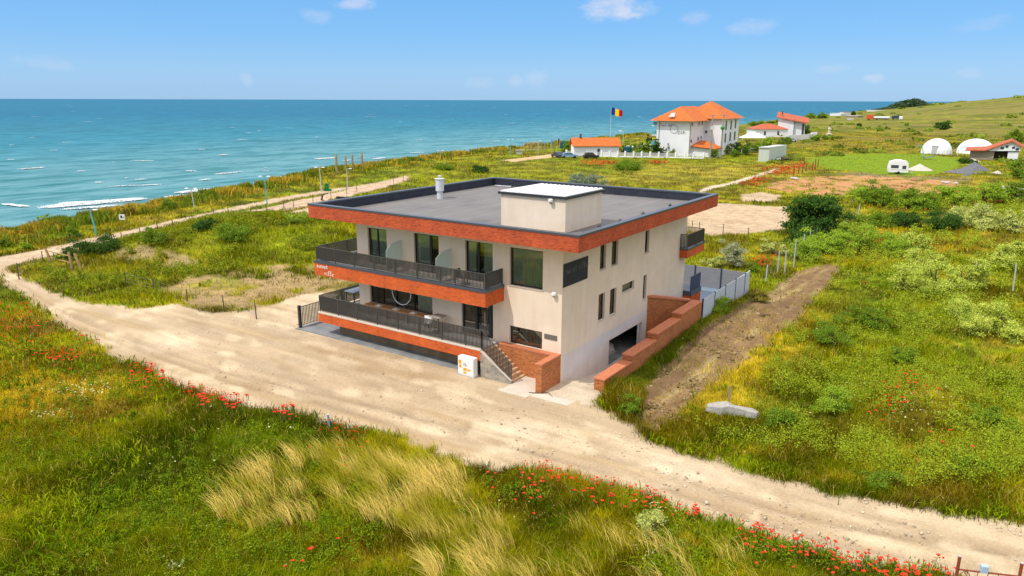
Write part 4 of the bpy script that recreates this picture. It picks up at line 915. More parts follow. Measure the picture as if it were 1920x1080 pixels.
# broad-leaved weeds: low tufts of wide dark blades give the meadow its dark and light clumps
X, Y, r, d, z = grass_batch(200000, 15, 160, 'inv'); keep = (fbm(X/2.1, Y/2.1, 301, 3) > .54) & (z < 0); X, Y, r = X[keep], Y[keep], r[keep]
c = lerp(np.array((.10, .18, .004)), np.array((.29, .36, .006)), sstep(.3, .7, fbm(X/1.6, Y/1.6, 304))[:, None])*RNG.uniform(.6, 1.4, (len(X), 1))
o = blades('meadow_weeds', X, Y, height(X, Y)+.05, RNG.uniform(.12, .42, len(X)), (.025+r*.0009)*RNG.uniform(.6, 1.5, len(X)), RNG.normal(0, .6, len(X)), RNG.normal(0, .6, len(X)), c, M['blade']); tag(o, 'low broad leaved weeds growing through the meadow', 'weeds', kind='stuff')
# straw-coloured tall grass laid over by the wind
xs, ys, cs, hs, lxs, lys, rs_ = [], [], [], [], [], [], []
n = 420000; X, Y, r = scatter(n, 14, 60, 'inv', 40); ppx, ppy, _ = proj(X, Y, np.full(X.shape, .6))
jx, jy = ppx+40*(fbm(X/1.2, Y/1.2, 401)-.5), ppy+40*(fbm(X/1.2, Y/1.2, 402)-.5); ins = np.zeros(len(X), bool)
amt_ = np.zeros(len(X))
for q, a_ in zip(DRYP, (.72, .42, .36, .42)): k_ = inpoly(jx, jy, q); ins |= k_; amt_ = np.where(k_, np.maximum(amt_, a_*np.where(ppx > 830, .5, 1.)), amt_)
tuft = fbm(X/1.1, Y/1.1, 405, 3); ok = ins & (classify(X, Y) < 0) & (RNG.random(len(X)) < amt_*sstep(.37, .56, tuft)); X, Y, r = X[ok], Y[ok], r[ok]
sw = fbm(X/2.4, Y/2.4, 410); fwd = .30+.42*sw
cc = lerp(np.array((1., .76, .19)), np.array((.46, .42, .02)), sstep(.35, .7, fbm(X/.8, Y/.8, 411))[:, None])*RNG.uniform(.65, 1.25, (len(X), 1))
tl = np.array((-RT[0], -RT[1]))     # leaning to seaward
o = blades('dry_grass', X, Y, height(X, Y), RNG.uniform(.75, 1.4, len(X)), (.006+r*.00042)*RNG.uniform(.6, 1.5, len(X)), tl[0]*fwd+RNG.normal(0, .16, len(X)), tl[1]*fwd+RNG.normal(0, .16, len(X)), cc, M['blade']); tag(o, 'tall straw coloured grass laid over by the wind', 'grass', kind='stuff')
# scrub and reeds on the brink of the cliff
n = 90000; Yc = np.exp(RNG.uniform(math.log(12), math.log(330), n))-36+RNG.random(n); dd = np.abs(RNG.normal(0, 3.0, n)); Xc = np.interp(Yc, COAST[:, 1], COAST[:, 0])+dd
ok = (coast_d(Xc, Yc) > .3) & (fbm(Xc/3., Yc/3., 500, 3) > .46); Xc, Yc = Xc[ok], Yc[ok]; rc = np.hypot(Xc-CAM[0], Yc-CAM[1])
cc = lerp(np.array((.50, .36, .035)), np.array((.18, .24, .018)), sstep(.40, .60, fbm(Xc/4., Yc/4., 505, 3))[:, None])*RNG.uniform(.6, 1.4, (len(Xc), 1))
o = blades('clifftop_scrub', Xc, Yc, height(Xc, Yc), RNG.uniform(.4, 1.35, len(Xc))*sstep(.3, .7, fbm(Xc/5., Yc/5., 506)+.2), (.02+rc*.0011)*RNG.uniform(.6, 1.5, len(Xc)), RNG.normal(0, .3, len(Xc)), RNG.normal(0, .3, len(Xc)), cc, M['blade']); tag(o, 'golden brown reeds and scrub along the cliff edge', 'scrub', kind='stuff')
# drifts of distant poppies and tiny meadow flowers, too many and too small to tell apart
def drift(name, spots, col, hh, lab, size=1.):
    xs, ys = [], []
    for (px, py, rx, ry, n) in spots:
        for _ in range(n):
            q = P(random.gauss(px, rx), random.gauss(py, ry)*1.); xs.append(q[0]); ys.append(q[1])
    X, Y = np.array(xs), np.array(ys); ok = (classify(X, Y) < 0) & ~villa_mask(X, Y) & ~ramp_mask(X, Y); X, Y = X[ok], Y[ok]; r = np.hypot(X-CAM[0], Y-CAM[1])
    s = (.035+r*.0011)*size*RNG.uniform(.7, 1.3, len(X)); z = height(X, Y)+hh*RNG.uniform(.7, 1.2, len(X)); n = len(X)
    a = RNG.uniform(0, 2*PI, n); co = []
    for k in range(5): co.append(np.stack([X+s*np.cos(a+k*2*PI/5), Y+s*np.sin(a+k*2*PI/5), z+s*.5*np.sin(a*3+k*1.9)], 1))
    co = np.stack(co, 1).reshape(-1, 3); fl = (np.arange(n)[:, None]*5+np.arange(5)[None]).ravel()
    c = np.repeat(np.array(col)*RNG.uniform(.7, 1.15, (n, 1)), 5, 0)
    tag(npmesh(name, co, fl, np.full(n, 5), c, M['leaf']), lab, 'flowers', kind='stuff')
drift('distant_poppies', [(1130, 307, 22, 2, 160), (1235, 307, 10, 1.5, 60), (1460, 322, 22, 6, 240), (1405, 345, 14, 5, 90), (1475, 318, 10, 3, 60), (1425, 338, 12, 3, 50), (1510, 312, 18, 4, 80), (1850, 375, 40, 8, 90), (1690, 352, 14, 4, 30), (1425, 490, 14, 5, 40), (1432, 497, 10, 4, 25), (1620, 537, 3, 3, 6), (1000, 296, 10, 1, 20), (1700, 390, 100, 12, 40), (1780, 362, 16, 4, 30)], (.60, .07, .02), .45, 'orange red drifts of far off poppies in the fields')
drift('verge_poppies', [(112, 676, 20, 6, 80), (30, 600, 30, 16, 80), (70, 640, 50, 22, 80), (286, 702, 26, 9, 120), (340, 728, 30, 8, 60), (385, 748, 24, 7, 80), (437, 756, 22, 5, 100), (533, 770, 18, 4, 80), (655, 815, 30, 16, 60), (1050, 888, 40, 14, 120), (1130, 912, 30, 14, 80), (1225, 935, 30, 12, 80), (1310, 952, 30, 12, 80), (1425, 992, 30, 18, 120), (1520, 1022, 40, 12, 120), (1615, 1046, 40, 12, 120), (1720, 1066, 40, 10, 120), (1690, 725, 24, 10, 60), (1665, 765, 18, 12, 48)], (.78, .034, .005), .50, 'smaller red poppies thick along the road verges', .56)
drift('small_white_flowers', [(160, 740, 30, 8, 90), (95, 785, 25, 6, 40), (1700, 770, 60, 30, 40), (1745, 740, 40, 20, 25), (1600, 725, 25, 10, 40), (1230, 975, 15, 25, 90), (1215, 1040, 20, 20, 60), (1450, 1040, 40, 10, 30), (330, 1072, 10, 4, 60), (1000, 930, 60, 30, 30), (500, 880, 150, 80, 50), (1500, 700, 100, 60, 50)], (.62, .66, .36), .32, 'tiny cream wild flowers sprinkled through the meadow', .55)

# ------------------------------------------------------------------ shrubs and trees
PAL = {'pale': ((.26, .36, .03), (.80, .80, .26)), 'elder': ((.22, .36, .006), (.80, .84, .16)), 'bright': ((.19, .34, .014), (.42, .56, .05)), 'mid': ((.11, .21, .012), (.24, .35, .024)), 'dark': ((.03, .085, .012), (.085, .17, .022)), 'silver': ((.18, .24, .13), (.34, .40, .24)), 'gold': ((.22, .19, .02), (.36, .30, .05)), 'white': ((.22, .28, .08), (.62, .62, .40))}
def plant(name, label, cat, loc, w, h, pal, group=None, trunk=.12, nclump=None, ratio=1., leaf=None):
    """trunk and limbs carrying a crown of leaf clumps spread through an uneven volume"""
    dist = float(np.hypot(loc[0]-CAM[0], loc[1]-CAM[1])); rt = thing(name, label, cat, loc, random.uniform(0, 6), group); grow = 2.6 if leaf else 1.
    nc = nclump or int(np.clip(14+w*h*4, 12, 60)); lf = leaf or max(.038, dist*.00085)
    tot = int(np.clip(5.5*w*max(w, h)/lf**2*.55, 400, 9000)*grow); per = max(12, tot//nc)
    subs = [(random.gauss(0, w*.22), random.gauss(0, w*.22), random.uniform(.5, 1.05), random.uniform(.30, .62)) for _ in range(random.randint(4, 7))]; c0, c1 = [np.array(c) for c in PAL[pal]]; cs, ns, cols, szs = [], [], [], []; limbs = []
    for k in range(nc):
        a = random.uniform(0, 2*PI); u = random.random()**.5; zc = random.random()
        rad = w/2*(.50+.50*math.sin(PI*(.12+.80*zc)))*.80; sx_, sy_, sh_, sw_ = random.choice(subs); sw_ = .8 if grow > 1 else sw_; f_ = .45 if grow > 1 else 1; cx, cy, cz = sx_*f_+rad*u*math.cos(a)*sw_*1.25, sy_*f_+rad*u*math.sin(a)*ratio*sw_*1.25, h*(trunk+(.93-trunk)*zc)*random.uniform(.85, 1.)*(sh_ if f_ == 1 else .5+.5*sh_)
        cr = w*random.uniform(.07, .17)+.06; limbs.append((cx, cy, cz))
        v = RNG.normal(size=(per, 3)); v /= np.linalg.norm(v, axis=1)[:, None]+1e-9; v[:, 2] = np.abs(v[:, 2])*1.0-.25
        p = np.array((cx, cy, cz))+v*cr*np.where(RNG.random((per, 1)) < .12, RNG.uniform(1.1, 1.9, (per, 1)), RNG.uniform(.35, 1.05, (per, 1)))*np.array((1, 1, .8)); p[:, 2] = np.clip(p[:, 2], .02, None)
        t = RNG.random((per, 1)); tone = random.uniform(0, 1); topw = .35*max(0, v[:, 2:3].mean())
        cols.append(lerp(c0, c1, np.clip(.62*t+.38*tone, 0, 1))*RNG.uniform(.7, 1.2, (per, 1))); cs.append(p); ns.append(v+RNG.normal(0, .6, (per, 3))); szs.append(lf*RNG.uniform(.6, 1.4, per))
    p = np.concatenate(cs); nrm = np.concatenate(ns); nrm /= np.linalg.norm(nrm, axis=1)[:, None]+1e-9; cl = np.concatenate(cols); s = np.concatenate(szs)[:, None]
    t = np.cross(nrm, RNG.normal(size=p.shape)); t /= np.linalg.norm(t, axis=1)[:, None]+1e-9; b = np.cross(nrm, t)
    co = np.stack([p-t*s, p-b*s*.55, p+t*s, p+b*s*.55], 1).reshape(-1, 3)
    npmesh('crown', co, np.arange(len(co)), np.full(len(p), 4), np.repeat(cl, 4, 0), M['leaf'], rt)
    m = MB(); r0 = max(.03, w*.03)
    m.tube([(0, 0, -.1), (.02*w, .01*w, h*trunk+.1*h), (.03*w, -.02*w, h*.6)], [r0, r0*.75, r0*.25], 6)
    for (x, y, zz) in limbs[:9]: m.tube([(0, 0, h*trunk*.6), (x*.5, y*.5, zz*.62), (x, y, zz)], [r0*.55, r0*.35, r0*.12], 5)
    m.build('trunk', M['bark'], rt); return rt
def pl(px, py, wpx, hpx, pal, label, name='shrub', cat='shrub', group=None, **kw):
    q = gp(px, py); k = mpp(q); return plant(name, label, cat, q, wpx*k, hpx*k/.97, pal, group, **kw)
pl(1530, 440, 112, 78, 'dark', 'big round dark green tree beside the pale sandy clearing', 'round_tree', 'tree', trunk=.06, nclump=75, leaf=.15)
SH = 'shrubs in the inland field'
for a in [(1696, 545, 84, 62, 'elder', 'pale flowering elder bush, seaward one of the big pale clump'), (1752, 556, 96, 84, 'elder', 'biggest pale flowering elder bush, middle of the big clump'), (1800, 540, 78, 70, 'elder', 'pale flowering elder bush at the inland end of the big clump'), (1725, 505, 70, 40, 'elder', 'pale elder bush half hidden behind the biggest pale clump'),
          (1822, 628, 92, 74, 'elder', 'pale elder bush in front of the big pale clump, near two grey posts'), (1884, 632, 84, 66, 'elder', 'pale elder bush by the edge of the view below the grey post'), (1795, 592, 54, 34, 'elder', 'small pale elder bush between the two bigger pale clumps'),
          (1512, 488, 74, 46, 'bright', 'bright green bush close behind the wire fence posts'), (1560, 474, 70, 50, 'bright', 'bright green bush second along from the wire fence'), (1612, 470, 80, 58, 'bright', 'tallest bright green bush of the row by the wire fence'), (1662, 478, 60, 46, 'bright', 'bright green bush ending the row from the wire fence'), (1716, 470, 56, 44, 'elder', 'pale open bush standing alone in the ochre grass'),
          (1790, 426, 70, 46, 'pale', 'pale domed bush seaward of a pair in front of red earth'), (1838, 424, 66, 48, 'pale', 'pale domed bush inland of a pair in front of red earth'), (1903, 436, 50, 48, 'pale', 'pale domed bush at the very edge beyond the grey posts'), (1872, 500, 70, 46, 'elder', 'pale elder bush behind the tall grey post'), (1905, 480, 46, 40, 'elder', 'small pale elder bush near the edge, behind the tall grey post'),
          (1612, 380, 58, 40, 'bright', 'bright green bush at the front edge of the red earth'), (1650, 384, 66, 48, 'mid', 'leafy green bush second along the red earth edge'), (1705, 392, 60, 36, 'bright', 'green bush with reddish reeds beside it by the red earth'), (1745, 392, 70, 40, 'mid', 'leafy green bush midway along the red earth edge'), (1800, 384, 66, 40, 'bright', 'bright green bush below the far end of the red earth'), (1846, 378, 60, 44, 'bright', 'bright green bush just seaward of the pale rubble heap'), (1900, 378, 50, 40, 'mid', 'leafy green bush just inland of the pale rubble heap'),
          (1640, 424, 70, 24, 'mid', 'low dark bramble clump nearest the round tree'), (1690, 426, 70, 30, 'dark', 'low dark bramble clump in the middle of three'), (1748, 428, 80, 30, 'dark', 'low dark bramble clump farthest inland of three'), (1376, 500, 58, 58, 'white', 'white flowering bush behind the grey yard fence'), (1340, 500, 36, 26, 'pale', 'small pale bush between villa and white flowering bush'), (1412, 510, 30, 22, 'mid', 'small green bush at the end of the yard fence'), (1452, 476, 40, 34, 'pale', 'pale bush in front of the round tree trunk'), (1490, 462, 50, 40, 'dark', 'dark undergrowth bush at the foot of the round tree'),
          (1350, 580, 60, 26, 'bright', 'bright green bush along the outside of the yard fence'), (1418, 566, 44, 30, 'gold', 'yellow flowering bush at the corner of the yard fence'), 
          (1470, 806, 74, 46, 'mid', 'dark leafy weed clump beside the broken concrete slab'), (1560, 770, 80, 50, 'bright', 'fresh green weed clump behind the broken slab'), (1560, 650, 80, 40, 'mid', 'dark green weed clump beside the ploughed strip'), (1616, 610, 70, 40, 'mid', 'dark green weed clump further along the ploughed strip'), (1690, 680, 60, 30, 'mid', 'green weed clump in the middle of the inland field'), (1190, 778, 50, 44, 'mid', 'green weed tuft where the ploughed strip meets the road'),
          (1225, 1010, 60, 70, 'pale', 'pale leafy bush among poppies beside the near road edge'), (1640, 905, 70, 34, 'mid', 'green weed clump beside the road verge'), (1790, 880, 80, 30, 'mid', 'green weed clump near the inland end of the road verge'), (1860, 800, 80, 36, 'mid', 'green weed clump in the near inland field')]:
    pl(*a, group=SH)
for a in [(188, 474, 84, 40, 'dark', 'wide dark bush on the seaward plot by the track'), (126, 489, 28, 28, 'dark', 'small dark bush behind the rough timber posts'), (292, 454, 46, 30, 'mid', 'small dark green bush by the track fence, second toward the villa'), (376, 428, 52, 24, 'dark', 'rounded dark bush by the track fence, nearest the villa'),
          (130, 446, 26, 30, 'mid', 'leafy bush in the cliff scrub before the turquoise pole'), (85, 426, 20, 26, 'bright', 'light green bush on the cliff edge'), (50, 468, 26, 18, 'bright', 'light green low bush in the cliff scrub'), (15, 462, 26, 20, 'mid', 'bush in the cliff scrub at the very edge of view'), (235, 404, 26, 20, 'gold', 'golden bush just beyond the white notice board'), (320, 392, 30, 20, 'mid', 'green bush in the cliff scrub between two pale poles'),
          (440, 452, 90, 40, 'mid', 'low green thicket on the crest of the grassy mound'), (545, 420, 36, 34, 'bright', 'bright green sapling on the mound'),
          (1095, 349, 62, 26, 'silver', 'silvery grey bush just beyond the villa roof'), (840, 318, 40, 12, 'mid', 'low green bush in the field beyond the roof chimney'), (900, 322, 44, 12, 'dark', 'low dark bush in the field beyond the roof'), (1170, 318, 70, 12, 'mid', 'low bramble bank in front of the white fence')]:
    pl(*a, group='shrubs on the seaward side')
for a in [(1062, 288, 28, 26, 'mid', 'leafy tree beside the parked cars and dark parasol'), (1092, 292, 22, 24, 'mid', 'small tree in front of the long low house'), (1172, 290, 18, 28, 'mid', 'tree at the gable end of the long low house'), (1188, 291, 24, 28, 'mid', 'tree behind the white fence beside the dark parasol'), (1205, 292, 24, 32, 'mid', 'tree behind the white fence, second from the hotel'), (1226, 293, 28, 34, 'dark', 'tree behind the white fence nearest the hotel wall'), (1244, 293, 18, 24, 'dark', 'small tree against the white hotel end wall'), (1262, 294, 18, 16, 'mid', 'low bush under the hotel lettering'), (1218, 272, 10, 28, 'dark', 'narrow conifer at the seaward hotel corner'),
          (1340, 296, 20, 22, 'mid', 'tree by the orange porch roof of the hotel'), (1368, 290, 26, 26, 'mid', 'dark tree against the shaded hotel side'), (1388, 290, 26, 24, 'dark', 'dark tree at the inland hotel corner'), (1408, 286, 26, 24, 'mid', 'tree over the low white picket wall'), (1444, 280, 30, 26, 'bright', 'light green tree behind the pale metal shed'), (1466, 276, 26, 22, 'mid', 'tree behind the end of the pale metal shed'), (1196, 294, 22, 20, 'mid', 'leafy bush between two trees behind the white pier fence'), (1212, 289, 22, 30, 'mid', 'taller tree rising behind the bar beside the hotel'), (1236, 291, 20, 26, 'mid', 'tree against the seaward edge of the hotel end wall'), (1378, 294, 24, 20, 'mid', 'bush under the dark tree by the shaded hotel side'), (1398, 290, 22, 22, 'mid', 'tree between the hotel corner and the picket fence'), (1425, 284, 28, 24, 'bright', 'light green tree seaward of the metal shed'), (1530, 264, 22, 14, 'mid', 'bush by the end of the long white wall'), (1512, 252, 26, 22, 'dark', 'dark tree beside the far two storey house')]:
    pl(*a, name='garden_tree', cat='tree', group='trees round the hotel')
for a in [(1763, 243, 34, 16, 'dark', 'dark bush alone on the grassy slope above the domes'), (1764, 216, 30, 15, 'dark', 'round dark tree on the slope beside the far wood'), (1878, 211, 24, 18, 'dark', 'blue grey tree near the crest of the hill'), (1860, 195, 14, 11, 'dark', 'small tree on the hill skyline'), (1888, 188, 10, 7, 'dark', 'tiny tree on the hill skyline inland'), (1612, 239, 9, 8, 'dark', 'tiny dark bush in the ochre far field'), (1700, 236, 8, 6, 'mid', 'tiny green bush in the far field'), (1650, 246, 12, 6, 'mid', 'tiny flat bush in the far field'), (1540, 222, 24, 12, 'mid', 'hedge bush by the far white beach buildings'), (1520, 222, 22, 11, 'mid', 'hedge bush beyond the far orange roofed house'), (1420, 238, 30, 12, 'mid', 'hedge bush on the cliff beyond the hotel'), (1450, 234, 24, 10, 'mid', 'hedge bush on the cliff beside the far house'), (1600, 216, 14, 8, 'dark', 'small tree seaward of the orange and white lorry'), (1905, 268, 40, 34, 'mid', 'leafy tree above the shabby house'), (1912, 334, 50, 50, 'mid', 'large leafy bush overhanging the view beside the shabby house'), (1805, 306, 30, 8, 'dark', 'low dark shrub in front of the shabby house'), (1550, 262, 22, 10, 'mid', 'bush beside the white statue')]:
    pl(*a, name='field_tree', cat='tree', group='far trees and bushes')
n = 170; bx, by = [], []
while len(bx) < n:
    px, py = random.uniform(1440, 2050), 200+110*random.random()**1.4
    if inpoly(np.array([px]), np.array([py]), [(1490, 340), (1500, 296), (1720, 286), (1830, 292), (1900, 340)])[0]: continue
    q = P(px, py)
    if float(fbm(np.array([q[0]/40]), np.array([q[1]/40]), 700)[0]) < .42: continue
    bx.append(q[0]); by.append(q[1])
bx, by = np.array(bx), np.array(by); bz = height(bx, by); br = np.hypot(bx-CAM[0], by-CAM[1]); sz = RNG.uniform(.5, 1.9, n)*(.6+br/500.); per = 46
v = RNG.normal(size=(n, per, 3)); v /= np.linalg.norm(v, axis=2)[..., None]; v[..., 2] = np.abs(v[..., 2])
c = np.stack([bx, by, bz], 1)[:, None, :]+v*sz[:, None, None]*RNG.uniform(.5, 1., (n, per, 1))*np.array((1.5, 1.5, .75)); t = RNG.normal(size=c.shape); t /= np.linalg.norm(t, axis=2)[..., None]; b = np.cross(t, v); s = (sz*.28)[:, None, None]
co = np.stack([c-t*s, c-b*s, c+t*s, c+b*s], 2).reshape(-1, 3); cl = np.repeat((np.array((.12, .17, .015))+RNG.random((n*per, 1))*np.array((.10, .11, .012)))*np.repeat(RNG.uniform(.6, 1.5, (n, 1)), per, 0), 4, 0)
tag(npmesh('field_scrub', co, np.arange(len(co)), np.full(len(co)//4, 4), cl, M['leaf']), 'low dark scrub dotted over the far fields', 'scrub', kind='stuff')
def weedmass(name, poly, n, c0, c1, lab, hh=(.4, 1.1), thr=.47, seed=800):
    ws = []
    xs = np.array([p[0] for p in poly]); ys = np.array([p[1] for p in poly]); px = RNG.uniform(xs.min(), xs.max(), n*6); py = RNG.uniform(ys.min(), ys.max(), n*6); k = inpoly(px, py, poly); px, py = px[k][:n*3], py[k][:n*3]
    Q = np.array([P(a, b) for a, b in zip(px, py)]); k = (fbm(Q[:, 0]/4., Q[:, 1]/4., seed, 3) > thr) & (classify(Q[:, 0], Q[:, 1]) < 0) & ~yard_mask(Q[:, 0], Q[:, 1]) & ~ramp_mask(Q[:, 0], Q[:, 1]) & (np.hypot(Q[:, 0]-10., Q[:, 1]-.6) > 2.2); k &= ~((px > 1240) & (px < 1470) & (py > 590) & (py < 800) & (px+py*.9 < 2060)); Q = Q[k][:n]; m_ = len(Q); per = 60
    r = np.hypot(Q[:, 0]-CAM[0], Q[:, 1]-CAM[1]); H_ = RNG.uniform(hh[0], hh[1], m_)*(.6+.8*vn(Q[:, 0]/5., Q[:, 1]/5., seed+3)); Z = height(Q[:, 0], Q[:, 1])
    v = RNG.normal(size=(m_, per, 3)); v /= np.linalg.norm(v, axis=2)[..., None]; f = RNG.random((m_, per, 1))**.6
    c = np.concatenate([Q[:, None, :2]+v[..., :2]*H_[:, None, None]*.5*f, (Z[:, None]+H_[:, None]*(.18+.75*RNG.random((m_, per))))[..., None]], 2)
    t = RNG.normal(size=c.shape); t /= np.linalg.norm(t, axis=2)[..., None]; b = np.cross(t, v+np.array((0, 0, .8))); b /= np.linalg.norm(b, axis=2)[..., None]+1e-9; s = (np.maximum(.038, r*.00085)[:, None]*RNG.uniform(.6, 1.5, (m_, per)))[..., None]
    co = np.stack([c-t*s, c-b*s*.5, c+t*s, c+b*s*.5], 2).reshape(-1, 3); tone = np.repeat(RNG.random((m_, 1)), per, 0)
    cl = np.repeat(lerp(np.array(c0), np.array(c1), np.clip(.6*tone+.4*RNG.random((m_*per, 1)), 0, 1))*RNG.uniform(.7, 1.3, (m_*per, 1)), 4, 0)
    tag(npmesh(name, co, np.arange(len(co)), np.full(len(co)//4, 4), cl, M['leaf']), lab, 'weeds', kind='stuff')
weedmass('tall_weeds', [(1300, 640), (1480, 520), (1570, 440), (1480, 370), (1600, 360), (1950, 370), (2000, 900), (1700, 920), (1300, 820), (1270, 760)], 2100, (.19, .29, .005), (.42, .48, .035), 'tall leafy yellow green weeds crowding the inland field', (.4, 1.35))
weedmass('meadow_herbs', [(-60, 600), (140, 660), (400, 780), (800, 870), (1300, 1000), (1800, 1090), (1500, 1150), (-60, 1150)], 1500, (.09, .18, .004), (.26, .32, .01), 'leafy green herbs in clumps through the near meadow', (.2, .6), .50, 830)
weedmass('track_weeds', [(60, 520), (200, 470), (400, 425), (570, 405), (640, 440), (600, 500), (400, 560), (250, 560)], 900, (.12, .20, .005), (.34, .36, .02), 'rough weeds over the grassy mounds of the seaward plot', (.3, .9), .50, 860)
# loose stones and clods
def pebbles(name, n, box_, zones, size, c0, c1, lab):
    xs_, ys_, _ = scatter(n, box_[0], box_[1], 'inv', 42); k = np.isin(classify(xs_, ys_), [i for i, z_ in enumerate(ZONES) if z_[0] in zones]) & ~villa_mask(xs_, ys_) & ~ramp_mask(xs_, ys_) & (fbm(xs_/2.5, ys_/1.3, 940, 3) > .47); xs_, ys_ = xs_[k], ys_[k]; n = len(xs_)
    s = size*np.exp(RNG.normal(0, .5, n)); z = height(xs_, ys_); oc = np.array([(1, 0, 0), (0, 1, 0), (-1, 0, 0), (0, -1, 0), (0, 0, .8), (0, 0, -.8)]); co = np.stack([xs_, ys_, z+s*.2], 1)[:, None]+oc[None]*s[:, None, None]*RNG.uniform(.6, 1.3, (n, 6, 1))
    fi = np.array([0, 1, 4, 1, 2, 4, 2, 3, 4, 3, 0, 4, 1, 0, 5, 2, 1, 5, 3, 2, 5, 0, 3, 5]); fl = (np.arange(n)[:, None]*6+fi).ravel(); cl = np.repeat(lerp(np.array(c0), np.array(c1), RNG.random((n, 1))), 6, 0)
    tag(npmesh(name, co.reshape(-1, 3), fl, np.full(n*8, 3), cl, M['ground']), lab, 'stones', kind='stuff')
pebbles('loose_stones', 26000, (15, 75), ('dirt_road',), .028, (.34, .27, .18), (.74, .64, .48), 'loose stones and grit on the dirt road')
pebbles('soil_clods', 60000, (22, 110), ('ploughed_strip',), .06, (.15, .095, .05), (.40, .29, .15), 'clods of turned brown earth on the ploughed strip')
# far wood on the headland: one mass of trees
pts = []
for _ in range(900):
    px = random.uniform(1638, 1738); top = np.interp(px, [1638, 1660, 1690, 1712, 1730, 1738], [208, 203, 190.5, 186, 191, 203]); q = P(px, random.uniform(207, 209)); pts.append((q, (209-top)*mpp(q)*random.uniform(.55, 1.), px))
co, cl = [], []
for q, hh, px in pts:
    n = 26; v = RNG.normal(size=(n, 3)); v /= np.linalg.norm(v, axis=1)[:, None]; s = 1.7
    c = q+np.array((0, 0, hh*.6))+v*np.array((4.5, 4.5, hh*.42)); t = RNG.normal(size=(n, 3)); t /= np.linalg.norm(t, axis=1)[:, None]; b = np.cross(t, v)
    co.append(np.stack([c-t*s, c-b*s, c+t*s, c+b*s], 1).reshape(-1, 3)); cl.append(np.repeat(lerp(np.array((.035, .075, .035)), np.array((.085, .14, .055)), RNG.random((n, 1)))*random.uniform(.7, 1.2), 4, 0))
co = np.concatenate(co); tag(npmesh('headland_wood', co, np.arange(len(co)), np.full(len(co)//4, 4), np.concatenate(cl), M['leaf']), 'dark wood on the headland far up the coast', 'wood', kind='stuff')

# ------------------------------------------------------------------ poppies, each one a thing
def poppy_mesh(k):
    m = MB(); hh = .46
    m.mi = 1; m.tube([(0, 0, -.05), (.02*k, .01, hh*.5), (.04*(k-1), .02, hh)], [.008, .007, .006], 5); m.blob(.04*(k-1), .02, hh+.012, .018, .018, .022, 6, 4, 0); m.mi = 0
    cx, cy = .04*(k-1), .02; R = .058
    for p in range(4):
        a = p*PI/2+k*.5; e = .62 if p % 2 else .5; vs = [(cx, cy, hh)]; 
        for i, t in enumerate(np.linspace(-.85, .85, 5)): vs.append((cx+R*.62*math.cos(a+t), cy+R*.62*math.sin(a+t), hh+R*e*.5))
        for i, t in enumerate(np.linspace(-.75, .75, 5)): vs.append((cx+R*math.cos(a+t)*(1+.06*(i % 2)), cy+R*math.sin(a+t)*(1+.06*(i % 2)), hh+R*e*(1.05+.12*(i % 2))))
        m.add(vs, [(0, i+1, i+2) for i in range(4)]+[(i+1, i+6, i+7, i+2) for i in range(4)])
    o = m.build('poppy', [M['petal'], M['stem']]); return o
PM = []
for k in range(3):
    o = poppy_mesh(k); PM.append(o.data); bpy.data.objects.remove(o)
CL = [((30, 600, 26, 14), 12, 'red poppy in the thin scatter at the seaward end of the near verge'), ((112, 676, 17, 5), 16, 'red poppy in the dense line before the bend of the road'), ((150, 640, 30, 12), 7, 'red poppy loosely scattered between road bend and dense line'), ((286, 704, 24, 10), 22, 'red poppy in the clump where the near verge narrows'), ((385, 750, 22, 7), 14, 'red poppy on the near verge below the worn road edge'), ((437, 758, 20, 5), 20, 'red poppy in the dense row leading to the blue marker post'), ((533, 772, 16, 4), 16, 'red poppy in the short row just before the blue marker post'),
      ((655, 825, 26, 18), 12, 'red poppy among green weeds just past the blue marker post'), ((1000, 905, 34, 18), 22, 'red poppy beside the inland end of the straw grass'), ((1050, 885, 18, 6), 18, 'red poppy in the thick bunch at the road edge past the straw grass'), ((1130, 915, 22, 14), 18, 'red poppy in the thin group between bunch and pale bush'), ((1225, 935, 26, 12), 22, 'red poppy behind the pale leafy bush'), ((1300, 945, 10, 12), 14, 'red poppy in the tight knot at the road edge'), ((1425, 990, 26, 18), 30, 'red poppy in the broad patch midway along the near verge'), ((1520, 1020, 34, 12), 24, 'red poppy in the strung out patch past the broad one'),
      ((1615, 1045, 36, 14), 34, 'red poppy in the big patch before the rusty gate'), ((1720, 1066, 36, 9), 36, 'red poppy in the thick patch reaching the rusty gate'), ((1690, 725, 22, 8), 12, 'red poppy in the loose group in the inland field'), ((1665, 760, 16, 10), 8, 'red poppy below the loose group in the inland field'), ((1760, 838, 40, 14), 6, 'red poppy thinly scattered near the inland road verge'), ((600, 1052, 30, 16), 7, 'red poppy among green grass at the near corner of the meadow')]
for (cx, cy, rx, ry), n, lab in CL:
    k = 0
    while k < n:
        q = P(random.gauss(cx, rx), random.gauss(cy+5, ry*1.35), G0+.46)
        zz = classify(np.array([q[0]]), np.array([q[1]]))[0]
        if zz == len(ZONES)-2: continue
        q[2] = float(height(np.array([q[0]]), np.array([q[1]]))[0])
        o = bpy.data.objects.new('poppy', PM[random.randrange(3)]); COL.objects.link(o); o.location = tuple(map(float, q)); o.rotation_euler = (random.gauss(0, .12), random.gauss(0, .12), random.uniform(0, 6)); s = random.uniform(.8, 1.3)*(1.35 if q[0] < -8 else 1.3 if q[1] > -5.5 and q[0] > 4 else 1.); o.scale = (s, s, s*random.uniform(.95, 1.15))
        tag(o, lab, 'poppy', 'red poppies'); k += 1

